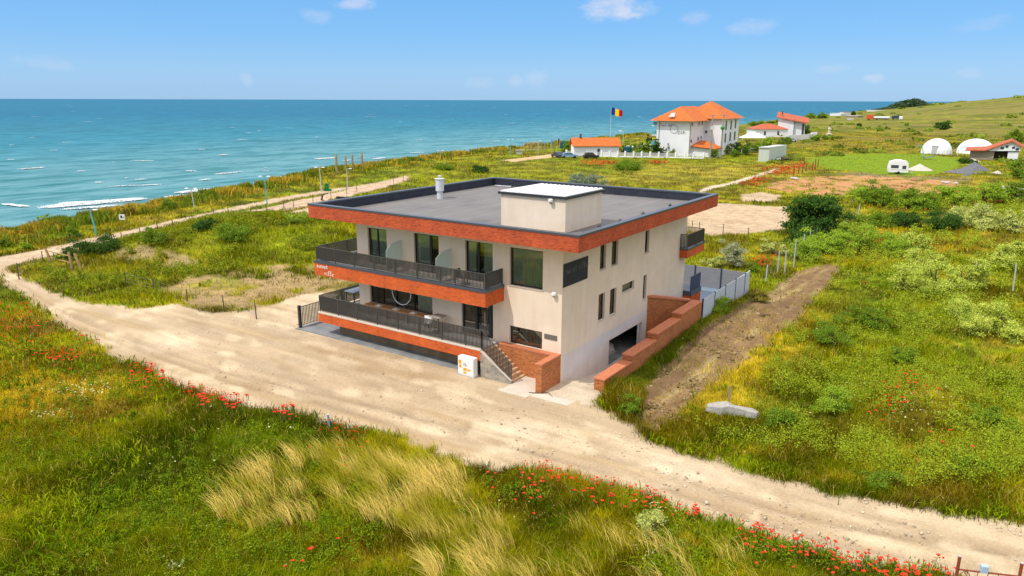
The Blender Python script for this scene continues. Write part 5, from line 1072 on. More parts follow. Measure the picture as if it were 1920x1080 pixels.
# ------------------------------------------------------------------ fences and poles
def fence(label, posts, r, m, wires=(.35, .6, .9), name='wire_fence', lean=.02, sq=False, nowire=()):
    q0 = gp(posts[0][0], posts[0][2]); rt = thing(name, label, 'fence', q0); tops = []
    for (px, yt, yb) in posts:
        q = gp(px, yb); h = (yb-yt)*mpp(q)/.97; x, y, z = q-q0
        lx, ly = random.gauss(0, lean)*h, random.gauss(0, lean)*h; mb = MB()
        mb.tube([(x, y, z-.2), (x+lx*.5, y+ly*.5, z+h*.5), (x+lx, y+ly, z+h)], [r, r*.95, r*.85], 4 if sq else 7); mb.build('post', m, rt); tops.append(((x, y, z), (lx, ly, h)))
    if wires:
        mb = MB()
        for i, ((a, u), (b, v)) in enumerate(zip(tops[:-1], tops[1:])):
            if i in nowire: continue
            for f in wires:
                A = np.array(a)+np.array(u)*f; B = np.array(b)+np.array(v)*f; mb.tube([A, (A+B)/2-np.array((0, 0, .05)), B], .008, 3, False)
        mb.build('wire', M['wire'], rt)
    return rt
fence('wire fence on thin dark posts along the roadside plot before the villa', [(237, 510, 537), (289, 523, 548), (351, 542, 565), (421, 553, 585), (481, 567, 598)], .045, M['darkpost'])
fence('long wire fence between the two sandy coast tracks', [(36, 493, 524), (81, 471, 491), (150, 456, 474), (229, 436, 455), (263, 427, 443), (295, 417, 430), (325, 411, 431), (362, 404, 420), (401, 391, 404), (428, 389, 402), (471, 390, 407), (500, 383, 398), (533, 376, 395), (551, 374, 391), (587, 364, 381), (621, 360, 374), (650, 351, 363), (669, 347, 360), (738, 333, 345), (756, 326, 340)], .05, M['darkpost'])
fence('row of thin posts along the cliff edge toward the far houses', [(660, 316, 324), (700, 306, 314), (745, 300, 308), (789, 296, 304), (846, 283, 297), (850, 286, 296), (865, 284, 294), (881, 279, 293), (891, 283, 292), (907, 279, 292), (923, 279, 290), (944, 280, 288), (965, 277, 286)], .07, M['darkpost'], wires=(.85,))
fence('wire fence on tall pale concrete posts beside the ploughed strip', [(1435.5, 497, 531), (1457.6, 472, 512), (1471, 472, 512), (1487.6, 450, 502), (1503.7, 440, 487), (1518, 429, 463), (1531, 422, 448), (1544, 412, 446), (1569, 420, 437), (1586, 404, 424), (1609, 384, 408)], .06, M['palepost'], sq=True)
fence('thin post fence along the far side of the pale sandy clearing', [(1297, 414, 430), (1311, 416, 430), (1355.6, 420, 437), (1402.5, 427, 448)], .05, M['darkpost'])
fence('two tall grey posts among the elder bushes by the edge of view', [(1824, 489, 534), (1899, 495, 547)], .06, M['palepost'], sq=True, wires=())
fence('two grey posts among the bushes below the red earth', [(1693, 375, 392), (1849, 384, 402)], .06, M['greywood'], wires=())
fence('rust brown post row among the poppies beside the green lawn', [(1488, 313, 331), (1497, 312, 327), (1504, 311, 326), (1507, 296, 309), (1511, 308, 321), (1523, 305, 320), (1528, 299, 317), (1533, 299, 314)], .13, M['rust'], wires=())
for px, yt, yb, lab in ((1365, 722, 762, 'lone grey timber stake behind the broken concrete slab'), (1600, 350, 366, 'lone grey post at the front of the red earth'), (739, 520, 521, None)):
    if not lab: continue
    q = gp(px, yb); h = (yb-yt)*mpp(q)/.97; m = MB(); m.tube([(0, 0, -.2), (.01, .02, h)], [.05, .045], 6); r = m.build('stake', M['greywood']); r.location = tuple(q); tag(r, lab, 'post')
# rough timber posts by the road junction
for (px, yt, yb, tx, lab) in [(95, 465, 491, -6, 'leaning pale timber post nearest the track junction'), (136, 472, 505, -3, 'thick pale timber post in front of the small dark bush'), (153, 474, 508, -9, 'thin leaning timber post closest to the road plot fence')]:
    q = gp(px, yb); k = mpp(q); h = (yb-yt)*k; d = RT[:2]*tx*k; m = MB()
    m.tube([(0, 0, -.2), (d[0]*.5+.05, d[1]*.5, h*.5), (d[0], d[1], h)], [.13, .12, .10], 7); r = m.build('timber_post', M['oldwood']); r.location = tuple(q); tag(r, lab, 'post', 'rough timber posts by the junction')
q0 = gp(95, 488); q1 = gp(136, 500); m = MB(); d = q1-q0; m.tube([(0, 0, .9), tuple(d+np.array((0, 0, 1.0)))], .05, 6); m.tube([(0, 0, .3), tuple(d+np.array((0, 0, .35)))], .04, 6); r = m.build('timber_rail', M['oldwood']); r.location = tuple(q0); tag(r, 'pair of thin timber rails tied between the first two rough posts', 'rail')
def HD(px): return ANG-math.atan((px-960)/CF)
def lamp(px, yt, yb, m, lab, double=True, r=.07, tx=0):
    q = gp(px, yb); k = mpp(q); h = (yb-yt)*k/.97; rt = thing('street_lamp', lab, 'lamp', q, ANG, 'lamp posts along the coast track'); dx = tx*k
    b = MB(); b.tube([(0, 0, -.1), (dx*.5, 0, h*.5), (dx, 0, h)], [r*1.3, r, r*.75], 8); b.build('pole', m, rt)
    b = MB(); 
    for s in ((-1, 1) if double else (1,)):
        b.tube([(dx, 0, h-.05), (dx+s*.35, 0, h+.08), (dx+s*.55, 0, h+.05)], .035, 6)
    b.build('arm', m, rt)
    for s in ((-1, 1) if double else (1,)):
        b = MB(); b.bbox(dx+s*.62-.26, dx+s*.62+.26, -.13, .13, h-.02, h+.10, .04); b.build('lamp_head', M['white'], rt)
lamp(181, 395, 440, M['teal'], 'leaning turquoise lamp post before the white notice board', False, .09, -6)
lamp(365, 355, 392, M['palepost'], 'pale lamp post in the cliff scrub', True, .07, -3)
lamp(501, 333, 384, M['teal'], 'turquoise lamp post with white heads midway along the track', True, .08, -1)
lamp(603, 316, 361, M['palepost'], 'pale lamp post beside the green litter bin', True, .08, -1)
lamp(652, 318, 354, M['palepost'], 'pale lamp post before the carved timber posts', False, .08)
lamp(826, 283, 297, M['palepost'], 'small far lamp post on the cliff edge beyond the chimney', True, .08)
lamp(1009, 265, 290, M['palepost'], 'tall thin white lamp mast beside the beach terrace', False, .09)
lamp(957, 263, 289, M['teal'], 'thin turquoise lamp mast seaward of the beach terrace', True, .09)
# carved timber posts
for (px, yt, yb, lab) in [(631.5, 289, 323, 'seaward one of four tall carved timber posts on the cliff'), (649, 292, 320, 'reddish carved timber post, second of four on the cliff'), (661.5, 290, 318, 'thick carved timber post, third of four on the cliff'), (679.5, 286, 316, 'carved timber post with a cross arm on the cliff')]:
    q = gp(px, yb); k = mpp(q); h = (yb-yt)*k/.97; rt = thing('carved_post', lab, 'post', q, ANG, 'carved timber posts on the cliff')
    b = MB(); b.lathe([(.26, -.1), (.24, h*.3), (.28, h*.45), (.23, h*.6), (.25, h*.78), (.18, h*.9), (.20, h*.95), (.06, h)], 0, 0, 8); b.build('shaft', M['oldwood'], rt)
    if px > 675: b = MB(); b.tube([(-1.4, 0, h*.62), (.1, 0, h*.62)], .10, 6); b.build('cross_arm', M['greywood'], rt)
q = gp(613, 358); rt = thing('litter_bin', 'dark green litter bin beside the coast track', 'bin', q, ANG); m = MB(); m.bbox(-.35, .35, -.3, .3, .15, 1.05, .08); m.build('bin_body', M['green_plastic'], rt); m = MB(); m.extr([(-.36, 1.06), (.36, 1.06), (.30, 1.3), (-.1, 1.36)], 'y', -.32, .32); m.build('lid', M['green_plastic'], rt); MB().box(-.5, .9, -.3, -.24, 0, .4).build('base', M['green_plastic'], rt)
q = gp(230, 417); rt = thing('notice_board', 'white notice board on two legs in the cliff scrub', 'sign', q, ANG); k = mpp(q)
MB().box(-.36, .36, -.03, .03, .35, 1.05).build('board', M['white'], rt); m = MB(); m.box(-.2, .05, -.037, -.032, .55, .9); m.box(.08, .26, -.037, -.032, .6, .7); m.build('print', M['darkprint'], rt)
for s in (-1, 1): m = MB(); m.tube([(s*.48, 0, -.1), (s*.30, .02, 1.1)], .04); m.build('leg', M['oldwood'], rt)
# driftwood log on the track by the roof corner
q = gp(607, 377); m = MB(); m.tube([(-.5, 0, .1), (-.2, 0, .9), (.3, .1, 1.15), (.9, .2, 1.2)], [.16, .14, .1, .06], 6); m.build('x', M['darkpost']); o = bpy.context.scene.objects['x']; o.name = 'tree_stump'; o.location = tuple(q); tag(o, 'dark bent dead stump by the sandy track at the roof corner', 'stump')
q = gp(642, 374); m = MB()
for i in range(3): m.blob(-.9+i*.8, .2*i, .15, .5, .4, .3, 8, 5, .2)
m.build('tyre_heap', M['black']); o = bpy.context.scene.objects['tyre_heap']; o.location = tuple(q); tag(o, 'low heap of dark rubble behind the seaward roof edge', 'heap')
# near things: broken slab, marker, rusty gate
qa, qb = gp(1322, 780), gp(1424, 790); d = qb-qa; Ln = np.linalg.norm(d[:2]); rz = math.atan2(d[1], d[0]); rt = thing('concrete_slab', 'broken pale concrete slab lying in the verge grass', 'slab', qa+np.array((0, 0, .08)), rz)
m = MB(); m.add([(0, 0, .2), (Ln*.3, -.12, .05), (Ln*.45, -.02, .1), (Ln*.95, -.14, .1), (Ln, .2, .1), (Ln*.9, .5, .1), (Ln*.5, .48, .1), (Ln*.42, .62, .1), (Ln*.2, .55, .1), (.02, .35, .15), (.08, .03, .44), (Ln*.3, -.08, .50), (Ln*.43, .03, .56), (Ln*.93, -.08, .36), (Ln*.98, .2, .33), (Ln*.88, .42, .40), (Ln*.5, .42, .50), (Ln*.42, .55, .60), (Ln*.22, .5, .56), (.07, .32, .46)], [tuple(range(9, -1, -1)), (10, 11, 18, 19), (11, 12, 17, 18), (12, 16, 17), (12, 13, 15, 16), (13, 14, 15)]+[(i, (i+1) % 10, 10+(i+1) % 10, 10+i) for i in range(10)]); m.build('slab', M['rawconcrete'], rt)
q = gp(617, 800); rt = thing('marker_post', 'short blue grey marker post at the near road edge', 'post', q, ANG); m = MB(); m.tube([(0, 0, -.1), (-.02, 0, .62)], .06, 8); m.build('post', M['carblue'], rt); MB().box(-.07, .07, -.06, .06, .62, .66).build('cap', M['palepost'], rt)
ga, gb = gp(1790, 1098), gp(1906, 1108); d = gb-ga; Ln = np.linalg.norm(d[:2]); rt = thing('rusty_gate', 'rust red iron gate with a blue box hung on it', 'gate', ga, math.atan2(d[1], d[0]))
for x, h in ((0, 1.10), (Ln, 1.05)): m = MB(); m.cyl(x, 0, -.2, h, .05, 10); m.build('gate_post', M['rust'], rt); m = MB(); m.cyl(x, 0, h, h+.02, .045, 10); m.build('post_cap', M['palepost'], rt)
m = MB(); m.tube([(.05, 0, .62), (Ln-.05, 0, .56)], .03, 8); m.tube([(.05, 0, .15), (Ln-.05, 0, .12)], .03, 8)
for k in range(1, 6): m.tube([(Ln*k/6, 0, .13), (Ln*k/6, 0, .6)], .012, 6)
pts = [(.25+.14*math.cos(t), 0, .42+.14*math.sin(t)) for t in np.linspace(0, 2*PI, 17)]; m.tube(pts, .014, 5, False); m.build('gate_frame', M['rust'], rt)
o = MB().bbox(-.11, .11, -.09, .09, 0, .26, .02).build('letter_box', M['blueplastic']); o.location = tuple(ga+d*.42+np.array((0, 0, .60))); o.rotation_euler = (0, 0, math.atan2(d[1], d[0])); tag(o, 'pale blue box fixed on the rusty gate rail', 'box')

# ------------------------------------------------------------------ the hotel and its yard
def hip(mb, x0, x1, y0, y1, z, zr, ov=.8, axis='y'):
    x0 -= ov; x1 += ov; y0 -= ov; y1 += ov
    if axis == 'y': r = (x1-x0)/2; a, b = ((x0+x1)/2, min(y0+r, (y0+y1)/2), zr), ((x0+x1)/2, max(y1-r, (y0+y1)/2), zr)
    else: r = (y1-y0)/2; a, b = (min(x0+r, (x0+x1)/2), (y0+y1)/2, zr), (max(x1-r, (x0+x1)/2), (y0+y1)/2, zr)
    v = [(x0, y0, z), (x1, y0, z), (x1, y1, z), (x0, y1, z), a, b]
    f = [(0, 1, 4), (1, 2, 5, 4), (2, 3, 5), (3, 0, 4, 5), (3, 2, 1, 0)] if axis == 'y' else [(0, 1, 5, 4), (1, 2, 5), (2, 3, 4, 5), (3, 0, 4), (3, 2, 1, 0)]
    return mb.add(v, f)
HL = thing('hotel', 'large white three storey hotel with orange hipped roofs by the sea', 'hotel', (-57.6, 168.7, G0))
m = MB(); m.box(-10, 0, 0, 24, -.3, 9.9); m.build('seaward_block', M['farwhite'], HL)
m = MB(); m.box(.003, 5.6, 11.7, 26, -.3, 10.4); m.build('inland_block', M['farwhite'], HL)
m = MB(); hip(m, -10.4, .4, -.4, 22, 9.92, 13.9, 1.3); m.build('roof', M['rooftile'], HL)
m = MB(); hip(m, -8, 5.6, 11.6, 27, 10.42, 15.3, 1.1); m.build('roof', M['rooftile'], HL)
m = MB(); m.add([(-6.2, -1.1, 11.0), (-4.4, -1.1, 11.0), (-5.3, -1.1, 12.1), (-5.3, 2, 12.1)], [(0, 1, 2), (0, 2, 3), (2, 1, 3)]); m.build('dormer', M['farwhite'], HL)
def fw(mb, pl, a, z, w, h, off):
    if pl == 'f': mb.box(a-w/2, a+w/2, off-.05, off+.1, z, z+h)
    else: mb.box(off-.1, off+.05, a-w/2, a+w/2, z, z+h)
for (pl_, a, z, w, h, off) in [('s', 1.6, 8.5, .9, 1.0, 0), ('s', 7.0, 8.5, .9, 1.1, 0), ('s', 9.6, 8.6, .8, 1.1, 0), ('s', 1.5, 3.9, .9, .9, 0), ('s', 7.0, 4.3, .9, 1., 0), ('s', 9.4, 4.6, .9, .9, 0), ('f', .6, 6.2, .6, .8, 11.7), ('s', 14.2, 7.2, 1.2, 2.6, 5.6), ('s', 18.6, 7.2, 1.2, 2.6, 5.6), ('s', 22.8, 7.4, 1.2, 2.6, 5.6), ('s', 14.2, 3.6, 1.2, 2.6, 5.6), ('s', 18.6, 3.8, 1.2, 2.6, 5.6), ('s', 22.8, 3.9, 1.2, 2.6, 5.6)]:
    m = MB(); fw(m, pl_, a, z, w, h, off); w_ = m.build('window', M['darkwin'], HL); m = MB(); fw(m, pl_, a, z-.12, w+.3, .1, off); m.build('sill', M['white'], w_)
m = MB()
for z in (2.8, 5.6, 8.3): m.box(-12., -10.003, 1., 14., z, z+.25)
m.build('balcony_floor', M['farwhite'], HL)
m = MB()
for z in (3.05, 5.85, 8.55): m.box(-12., -11.9, 1., 14., z, z+.9); m.box(-11.9, -10.1, 1., 1.1, z, z+.9)
m.build('balcony_rail', M['teal'], HL)
m = MB(); m.tube([(-9.2, -.08, 9.6), (-9.2, -.08, 0)], .09, 6); m.tube([(.08, .3, 9.6), (.08, .3, 0)], .09, 6); m.build('downpipe', M['taupe'], HL)
m = script('Casa del', lambda a, z: (-8.9+a, -.07, 8.35+z), .42, .42, .032); m2 = script('O', lambda a, z: (-5.7+a, -.07, 6.5+z), 1.9, 1.05, .045); m3 = script('zon', lambda a, z: (-3.6+a, -.07, 6.3+z), .75, .75, .05)
for q in (m2, m3): o = len(m.v); m.v += q.v; m.f += [tuple(i+o for i in f) for f in q.f]; m.m += q.m
m.build('lettering', M['anthracite'], HL)
m = MB(); m.box(.003, 6.5, 2.0, 8.0, 0, 2.6); pr = m.build('porch', M['farwhite'], HL); m = MB(); m.add([(0, 1.2, 2.9), (7.2, 1.2, 2.4), (7.2, 8.8, 2.4), (.2, 8.8, 4.3), (3.2, 5, 4.4)], [(0, 1, 4), (1, 2, 4), (2, 3, 4), (3, 0, 4)]); m.add([(0, 1.2, 2.75), (7.2, 1.2, 2.25), (7.2, 8.8, 2.25), (.2, 8.8, 2.75)], [(3, 2, 1, 0)]); m.build('porch_roof', M['rooftile'], pr)
# long low house
a, b = gp(1076, 293), gp(1160, 293); hz = math.atan2((b-a)[1], (b-a)[0]); Ln = np.linalg.norm((b-a)[:2]); rt = thing('low_house', 'long low white house with a plain orange roof beside the hotel', 'house', a, hz)
m = MB(); m.box(0, Ln, 0, 6, -.3, 3.1); m.add([(Ln, 0, 3.1), (Ln, 6, 3.1), (Ln, 3, 4.9)], [(0, 1, 2)]); m.build('wall', M['farwhite'], rt)
m = MB(); e = .6; m.add([(-e, -e, 2.9), (Ln+e, -e, 2.9), (Ln+e, 3, 5.05), (-e, 3, 5.05), (-e, 6+e, 2.9), (Ln+e, 6+e, 2.9)], [(0, 1, 2, 3), (3, 2, 5, 4)]); m.add([(-e, -e, 2.75), (Ln+e, -e, 2.75), (Ln+e, 3, 4.9), (-e, 3, 4.9)], [(3, 2, 1, 0), ]); m.add([(-e, -e, 2.75), (Ln+e, -e, 2.75), (Ln+e, -e, 2.9), (-e, -e, 2.9)], [(0, 1, 2, 3)]); roof = m.build('roof', M['rooftile'], rt)
MB().box(2.0, 2.5, 2.6, 3.2, 4.7, 6.1).build('chimney', M['darkpost'], roof); MB().box(Ln*.52, Ln*.52+.7, -.06, .05, 0, 2.1).build('door', M['darkwin'], rt)
# white fence with piers
pts = [(1062, 291.5), (1080, 292), (1100, 293), (1128, 294), (1143, 294.5), (1158, 295), (1172, 295), (1188, 295.5), (1203, 295.5), (1219, 295.5), (1235, 296), (1251, 296), (1267, 296.5), (1284, 297), (1300, 297.5), (1319, 298)]
q0 = gp(*pts[0]); rt = thing('pier_fence', 'white fence of square piers and rails in front of the hotel garden', 'fence', q0); Q = [gp(*p)-q0 for p in pts]
for q in Q: MB().bbox(q[0]-.22, q[0]+.22, q[1]-.22, q[1]+.22, -.2, 1.65, .05).build('pier', M['white'], rt)
m = MB(); mb = MB()
for a, b in zip(Q[:-1], Q[1:]):
    mb.tube([a+np.array((0, 0, .12)), b+np.array((0, 0, .12))], .18, 4)
    for z in (.5, .75, 1., 1.25): m.tube([a+np.array((0, 0, z)), b+np.array((0, 0, z))], .045, 4)
m.build('rail', M['white'], rt); mb.build('plinth', M['white'], rt)
# flag
q = P(1143, 268, 1.); q = gp(1143, 290); k = mpp(q); rt = thing('flagpole', 'tall thin flagpole flying a blue yellow and red flag', 'flagpole', q, ANG); H = (290-204)*k
m = MB(); m.cyl(0, 0, 0, H, .07, 8, .04); m.build('pole', M['zinc'], rt)
vs = []; n = 24
for i in range(n+1):
    t = i/n; x = .06+3.3*t; y = .35*math.sin(t*7)*t; dz = -.6*t*t+.12*math.sin(t*9)
    vs += [(x, y, H-2.2+dz), (x, y, H-.1+dz-.35*t)]
m = MB(); m.v = vs
for i in range(n): m.f.append((2*i, 2*i+2, 2*i+3, 2*i+1)); m.m.append(i*3//n)
m.build('flag', [M['flagblue'], M['flagyellow'], M['flagred']], rt, True)
# cars
def car(px, py, rz, m, lab, Ln=4.4, suv=0., name='parked_car'):
    q = gp(px, py); rt = thing(name, lab, 'car', q, rz, 'cars parked by the hotel'); W = .88; h = 1.42+suv
    prof = [(-Ln/2, .35), (Ln/2, .35), (Ln/2, .75), (Ln/2-.2, .85), (Ln/2-1.1, .98), (Ln/2-1.75, h), (-Ln/2+1.0-suv, h), (-Ln/2+.25, 1.0), (-Ln/2, .9)]
    b = MB(); b.extr(prof, 'y', -W, W); b.build('body', m, rt)
    g = MB(); wp = [(Ln/2-1.22, 1.0), (Ln/2-1.80, h-.08), (-Ln/2+1.05-suv, h-.08), (-Ln/2+.5, 1.02)]; g.extr(wp, 'y', -W-.01, W+.01); g.build('window', M['darkwin'], rt)
    for sx in (-Ln/2+.8, Ln/2-.85):
        for sy in (-W, W): w_ = MB(); w_.tube([(sx, sy-.1, .32), (sx, sy+.1, .32)], .32, 12); w_.build('wheel', M['black'], rt)
    l = MB(); l.box(Ln/2-.02, Ln/2+.02, -.8, -.45, .62, .78); l.build('headlight', M['white'], rt); l = MB(); l.box(Ln/2-.02, Ln/2+.02, .45, .8, .62, .78); l.build('headlight', M['white'], rt)
car(1045, 295.5, ANG+2.0, M['carnavy'], 'dark navy car parked at the end of the sandy track', 4.3, .15)
car(1067, 296, ANG+.1, M['carblue'], 'light blue car parked before the dark parasol', 4.6)
car(1108, 297.5, ANG+.15, M['carblack'], 'black car parked in front of the long low house', 4.3, .25)
car(1473, 267, ANG+.2, M['carblack'], 'dark car by the far white wall, seaward of a pair', 4.5, .2)
car(1483, 266, ANG+.2, M['silver'], 'silver car by the far white wall, inland of a pair', 4.5)
# parasols, beach flags
for px, py, w, h, lab in ((1058, 286, 18, 22, 'dark teal folded canopy among trees behind the light blue car'), (1176, 292, 18, 18, 'dark teal canopy behind the white pier fence')):
    q = gp(px, py); k = mpp(q); rt = thing('canopy', lab, 'canopy', q, ANG, 'dark teal canopies by the hotel'); m = MB(); W, H = w*k/2, h*k; m.lathe([(W*.95, H*.35), (W, H*.45), (W*.85, H*.85), (W*.5, H*.97), (.05, H)], 0, 0, 10); m.build('cloth', M['parasol'], rt); m = MB(); m.cyl(0, 0, 0, H*.4, .08); m.build('pole', M['greywood'], rt)
for px, py, yt, mm, lab in ((1033, 281, 260, 'skyblue', 'bright blue feather flag on the cliff by the cars'), (1043, 284, 259, 'anthracite', 'dark leaning feather flag beside the bright blue one')):
    q = gp(px, py); k = mpp(q); H = (py-yt)*k; rt = thing('feather_flag', lab, 'flag', q, ANG); m = MB(); ln = .5 if mm == 'anthracite' else .0; m.tube([(0, 0, 0), (ln*.5, 0, H*.55), (ln, 0, H)], .05, 6); m.build('pole', M['zinc'], rt)
    m = MB(); m.extr([(ln*.5+.03, H*.45), (ln*.5+.45, H*.47), (ln+.45, H*.9), (ln+.05, H)], 'y', -.02, .02); m.build('flag', M[mm], rt)
# utility poles before the hotel
for px, py, yt, hd, lab in ((1331, 298, 217, 0, 'tall pale utility pole before the hotel, seaward of the pair'), (1351, 297, 217, 1, 'tall utility pole with a green globe before the hotel')):
    q = gp(px, py); k = mpp(q); H = (py-yt)*k; rt = thing('utility_pole', lab, 'pole', q, ANG, 'utility poles before the hotel'); m = MB(); m.cyl(0, 0, -.2, H, .26, 8, .16); m.build('pole', M['greypole'], rt)
    m = MB(); m.box(-.9, .9, -.06, .06, H-.35, H-.2)
    for x in (-.8, 0, .8): m.cyl(x, 0, H-.2, H+.1, .06, 6)
    m.build('cross_arm', M['greywood'], rt)
    if hd: m = MB(); m.blob(-.15, -.35, H*.70, .62, .5, .55, 12, 8, .04); m.build('globe', M['greenball'], rt)
    else: m = MB(); m.box(-.5, .55, -.4, -.2, H*.66, H*.74); m.build('transformer_box', M['zinc'], rt)
# white beach bar and terrace
def simplehouse(px0, px1, py, yt, depth, lab, name='beach_building', wm='farwhite', rm=None, roof=None, cat='building', group=None, wins=0, rh=.4):
    a, b = gp(px0, py), gp(px1, py); Ln = np.linalg.norm((b-a)[:2]); k = mpp((a+b)/2); H = (py-yt)*k; rt = thing(name, lab, cat, a, math.atan2((b-a)[1], (b-a)[0]), group)
    hw = H if not roof else H*(1-rh); m = MB(); m.box(0, Ln, 0, depth, -.3, hw); m.build('wall', M[wm], rt)
    if roof == 'hip': m = MB(); hip(m, 0, Ln, 0, depth, hw+.02, H, .5, 'x' if Ln > depth else 'y'); m.build('roof', M[rm], rt)
    elif roof == 'flat': m = MB(); m.box(-.3, Ln+.3, -.3, depth+.3, hw+.01, hw+.35); m.build('roof', M[rm], rt)
    for i in range(wins): x = Ln*(i+.7)/(wins+.4); m = MB(); m.box(x-.45, x+.45, -.05, .06, hw*.25, hw*.75); m.build('window', M['darkwin'], rt)
    return rt
simplehouse(1178, 1210, 286, 271, 4, 'white beach bar behind the garden trees', wins=2, rm='white', roof='flat')
simplehouse(1211, 1236, 280, 268, 3, 'low white terrace building against the hotel', wins=1, rm='white', roof='flat')
q = gp(1168, 272); rt = thing('white_lamp_mast', 'thin mast with white floodlight beyond the low house', 'lamp', q, ANG); k = mpp(q); m = MB(); m.cyl(0, 0, 0, 4.6, .06); m.tube([(0, 0, 4.6), (-.9, 0, 4.9)], .05); m.build('pole', M['zinc'], rt); MB().bbox(-1.6, -.7, -.25, .25, 4.8, 5.1, .05).build('lamp_head', M['white'], rt)
simplehouse(968, 979, 289, 281, 3, 'tiny white kiosk at the seaward beach terrace', name='kiosk', wins=0, rm='taupe', roof='flat')
a, b = gp(985, 284), gp(1022, 281); Ln = np.linalg.norm((b-a)[:2]); rt = thing('pergola', 'thin timber pergola frame of the beach terrace', 'pergola', a, math.atan2((b-a)[1], (b-a)[0]))
for t in np.linspace(0, 1, 7): MB().box(Ln*t-.1, Ln*t+.1, -.1, .1, 0, 2.2).build('post', M['greywood'], rt)
MB().box(-.2, Ln+.2, -.08, .08, 2.2, 2.35).build('beam', M['greywood'], rt)
# shed, picket wall, wrecks behind
a, b, c = gp(1421, 303), gp(1441, 303.5), gp(1473, 298); rt = thing('metal_shed', 'pale grey green metal shed in the field before the far house', 'shed', a); A, B, C_ = [(p-a) for p in (a, b, c)]
D_ = A+C_-B; m = MB(); m.poly([(p[0], p[1]) for p in (A, B, C_, D_)], -.3, 3.6); m.build('shed_wall', M['shed'], rt); m = MB(); e = (C_-B)/np.linalg.norm(C_-B)*.3; m.poly([((p+s)[0], (p+s)[1]) for p, s in ((A, -e), (B, -e), (C_, e), (D_, e))], 3.61, 3.8); m.build('shed_roof', M['shed'], rt)
q = gp(1461, 301); rt = thing('scrap_heap', 'brown heap of scrap timber beside the metal shed', 'heap', q, ANG); m = MB()
for i in range(14): x = random.uniform(-2.2, 2.4); m.tube([(x, random.uniform(-.5, .5), .1+.5*random.random()), (x+random.uniform(-1.2, 1.2), random.uniform(-.4, .4), .3+.7*random.random())], random.uniform(.08, .2), 5)
for i in range(4): m.blob(-1.6+i*1.1, .3, .4, .7, .5, .55, 8, 5, .25)
m.build('scrap', M['darkpost'], rt); m = MB(); m.box(-1., .1, -.7, -.55, .25, .75); m.build('white_board', M['white'], rt)
a, b = gp(1390, 291), gp(1420, 283); Ln = np.linalg.norm((b-a)[:2]); rt = thing('picket_fence', 'white picket fence under trees by the metal shed', 'fence', a, math.atan2((b-a)[1], (b-a)[0])); m = MB(); m.box(0, Ln, -.08, .08, 0, .5)
for i in range(14): m.box(Ln*i/13-.22, Ln*i/13+.22, -.1, .1, .5, 1.55)
m.build('pickets', M['white'], rt)
# far two-storey house with pool tent
rt = simplehouse(1416, 1476, 257, 233, 11, 'single storey white wing with red roof of the far house', name='far_house', rm='rooftile2', roof='hip', cat='house', wins=2, rh=.40)
a = gp(1456, 256); rt = thing('far_villa', 'two storey white house with sloping red roof beyond the hotel', 'house', a, HD(1480)); k = mpp(a)*1.0
m = MB(); m.box(0, 7*1., 6, 16, -.3, 7.2); m.box(7.003, 11.5, 7, 15, -.3, 6.1); m.build('wall', M['farwhite'], rt)
m = MB(); R_ = [(-.8, 5, 8.4), (13, 5, 5.9), (13, 17, 7.9), (-.8, 17, 10.6)]; m.add(R_+[(x, y, z-.3) for x, y, z in R_], [(0, 1, 2, 3), (7, 6, 5, 4), (0, 4, 5, 1), (1, 5, 6, 2), (2, 6, 7, 3), (3, 7, 4, 0)]); rf = m.build('roof', M['rooftile2'], rt)
MB().box(1.2, 1.7, 9, 9.6, 9.2, 11).build('chimney', M['darkpost'], rf); m = MB(); m.box(6.8, 7.0, 5.9, 6.0, 0, 7.5); m.box(10.3, 11.2, 6.9, 7., .5, 5.5); m.build('window', M['darkwin'], rt)
q = gp(1412, 264); rt = thing('pool_tent', 'low white tent roof beside the hotel pool', 'tent', q, ANG); m = MB(); m.add([(-5, -2, 1.2), (5, -2, 1.2), (5, 3, 1.2), (-5, 3, 1.2), (-1, .5, 3.2), (2, .5, 3.0)], [(0, 1, 5, 4), (1, 2, 5), (2, 3, 4, 5), (3, 0, 4)]); m.build('tent_roof', M['tent'], rt)
for x in (-4.8, 4.8):
    for y in (-1.9, 2.9): m = MB(); m.cyl(x, y, 0, 1.2, .08, 6); m.build('leg', M['zinc'], rt)
a, b = gp(1477, 263), gp(1521, 261); Ln = np.linalg.norm((b-a)[:2]); rt = thing('garden_wall', 'long white garden wall below the far two storey house', 'wall', a, math.atan2((b-a)[1], (b-a)[0])); MB().box(0, Ln, 0, .4, -.3, 2.0).build('wall', M['farwhite'], rt); m = MB()
for i in range(4): m.box(Ln+i*1.2, Ln+i*1.2+.7, 0, .5, -.3, 2.6+.2*(i % 2))
m.build('piers', M['farwhite'], rt)
q = gp(1554, 254); rt = thing('stone_statue', 'pale stone monument standing alone in the far field', 'statue', q, ANG); m = MB(); m.lathe([(1.6, 0), (1.5, .8), (.7, 1.0), (.6, 2.2), (.8, 3.0), (.5, 3.5), (.45, 4.0), (.2, 4.4)], 0, 0, 9); m.build('monument', M['rockmat'], rt); m = MB(); m.blob(0, 0, 4.4, .5, .5, .5); m.build('urn', M['darkpost'], rt)
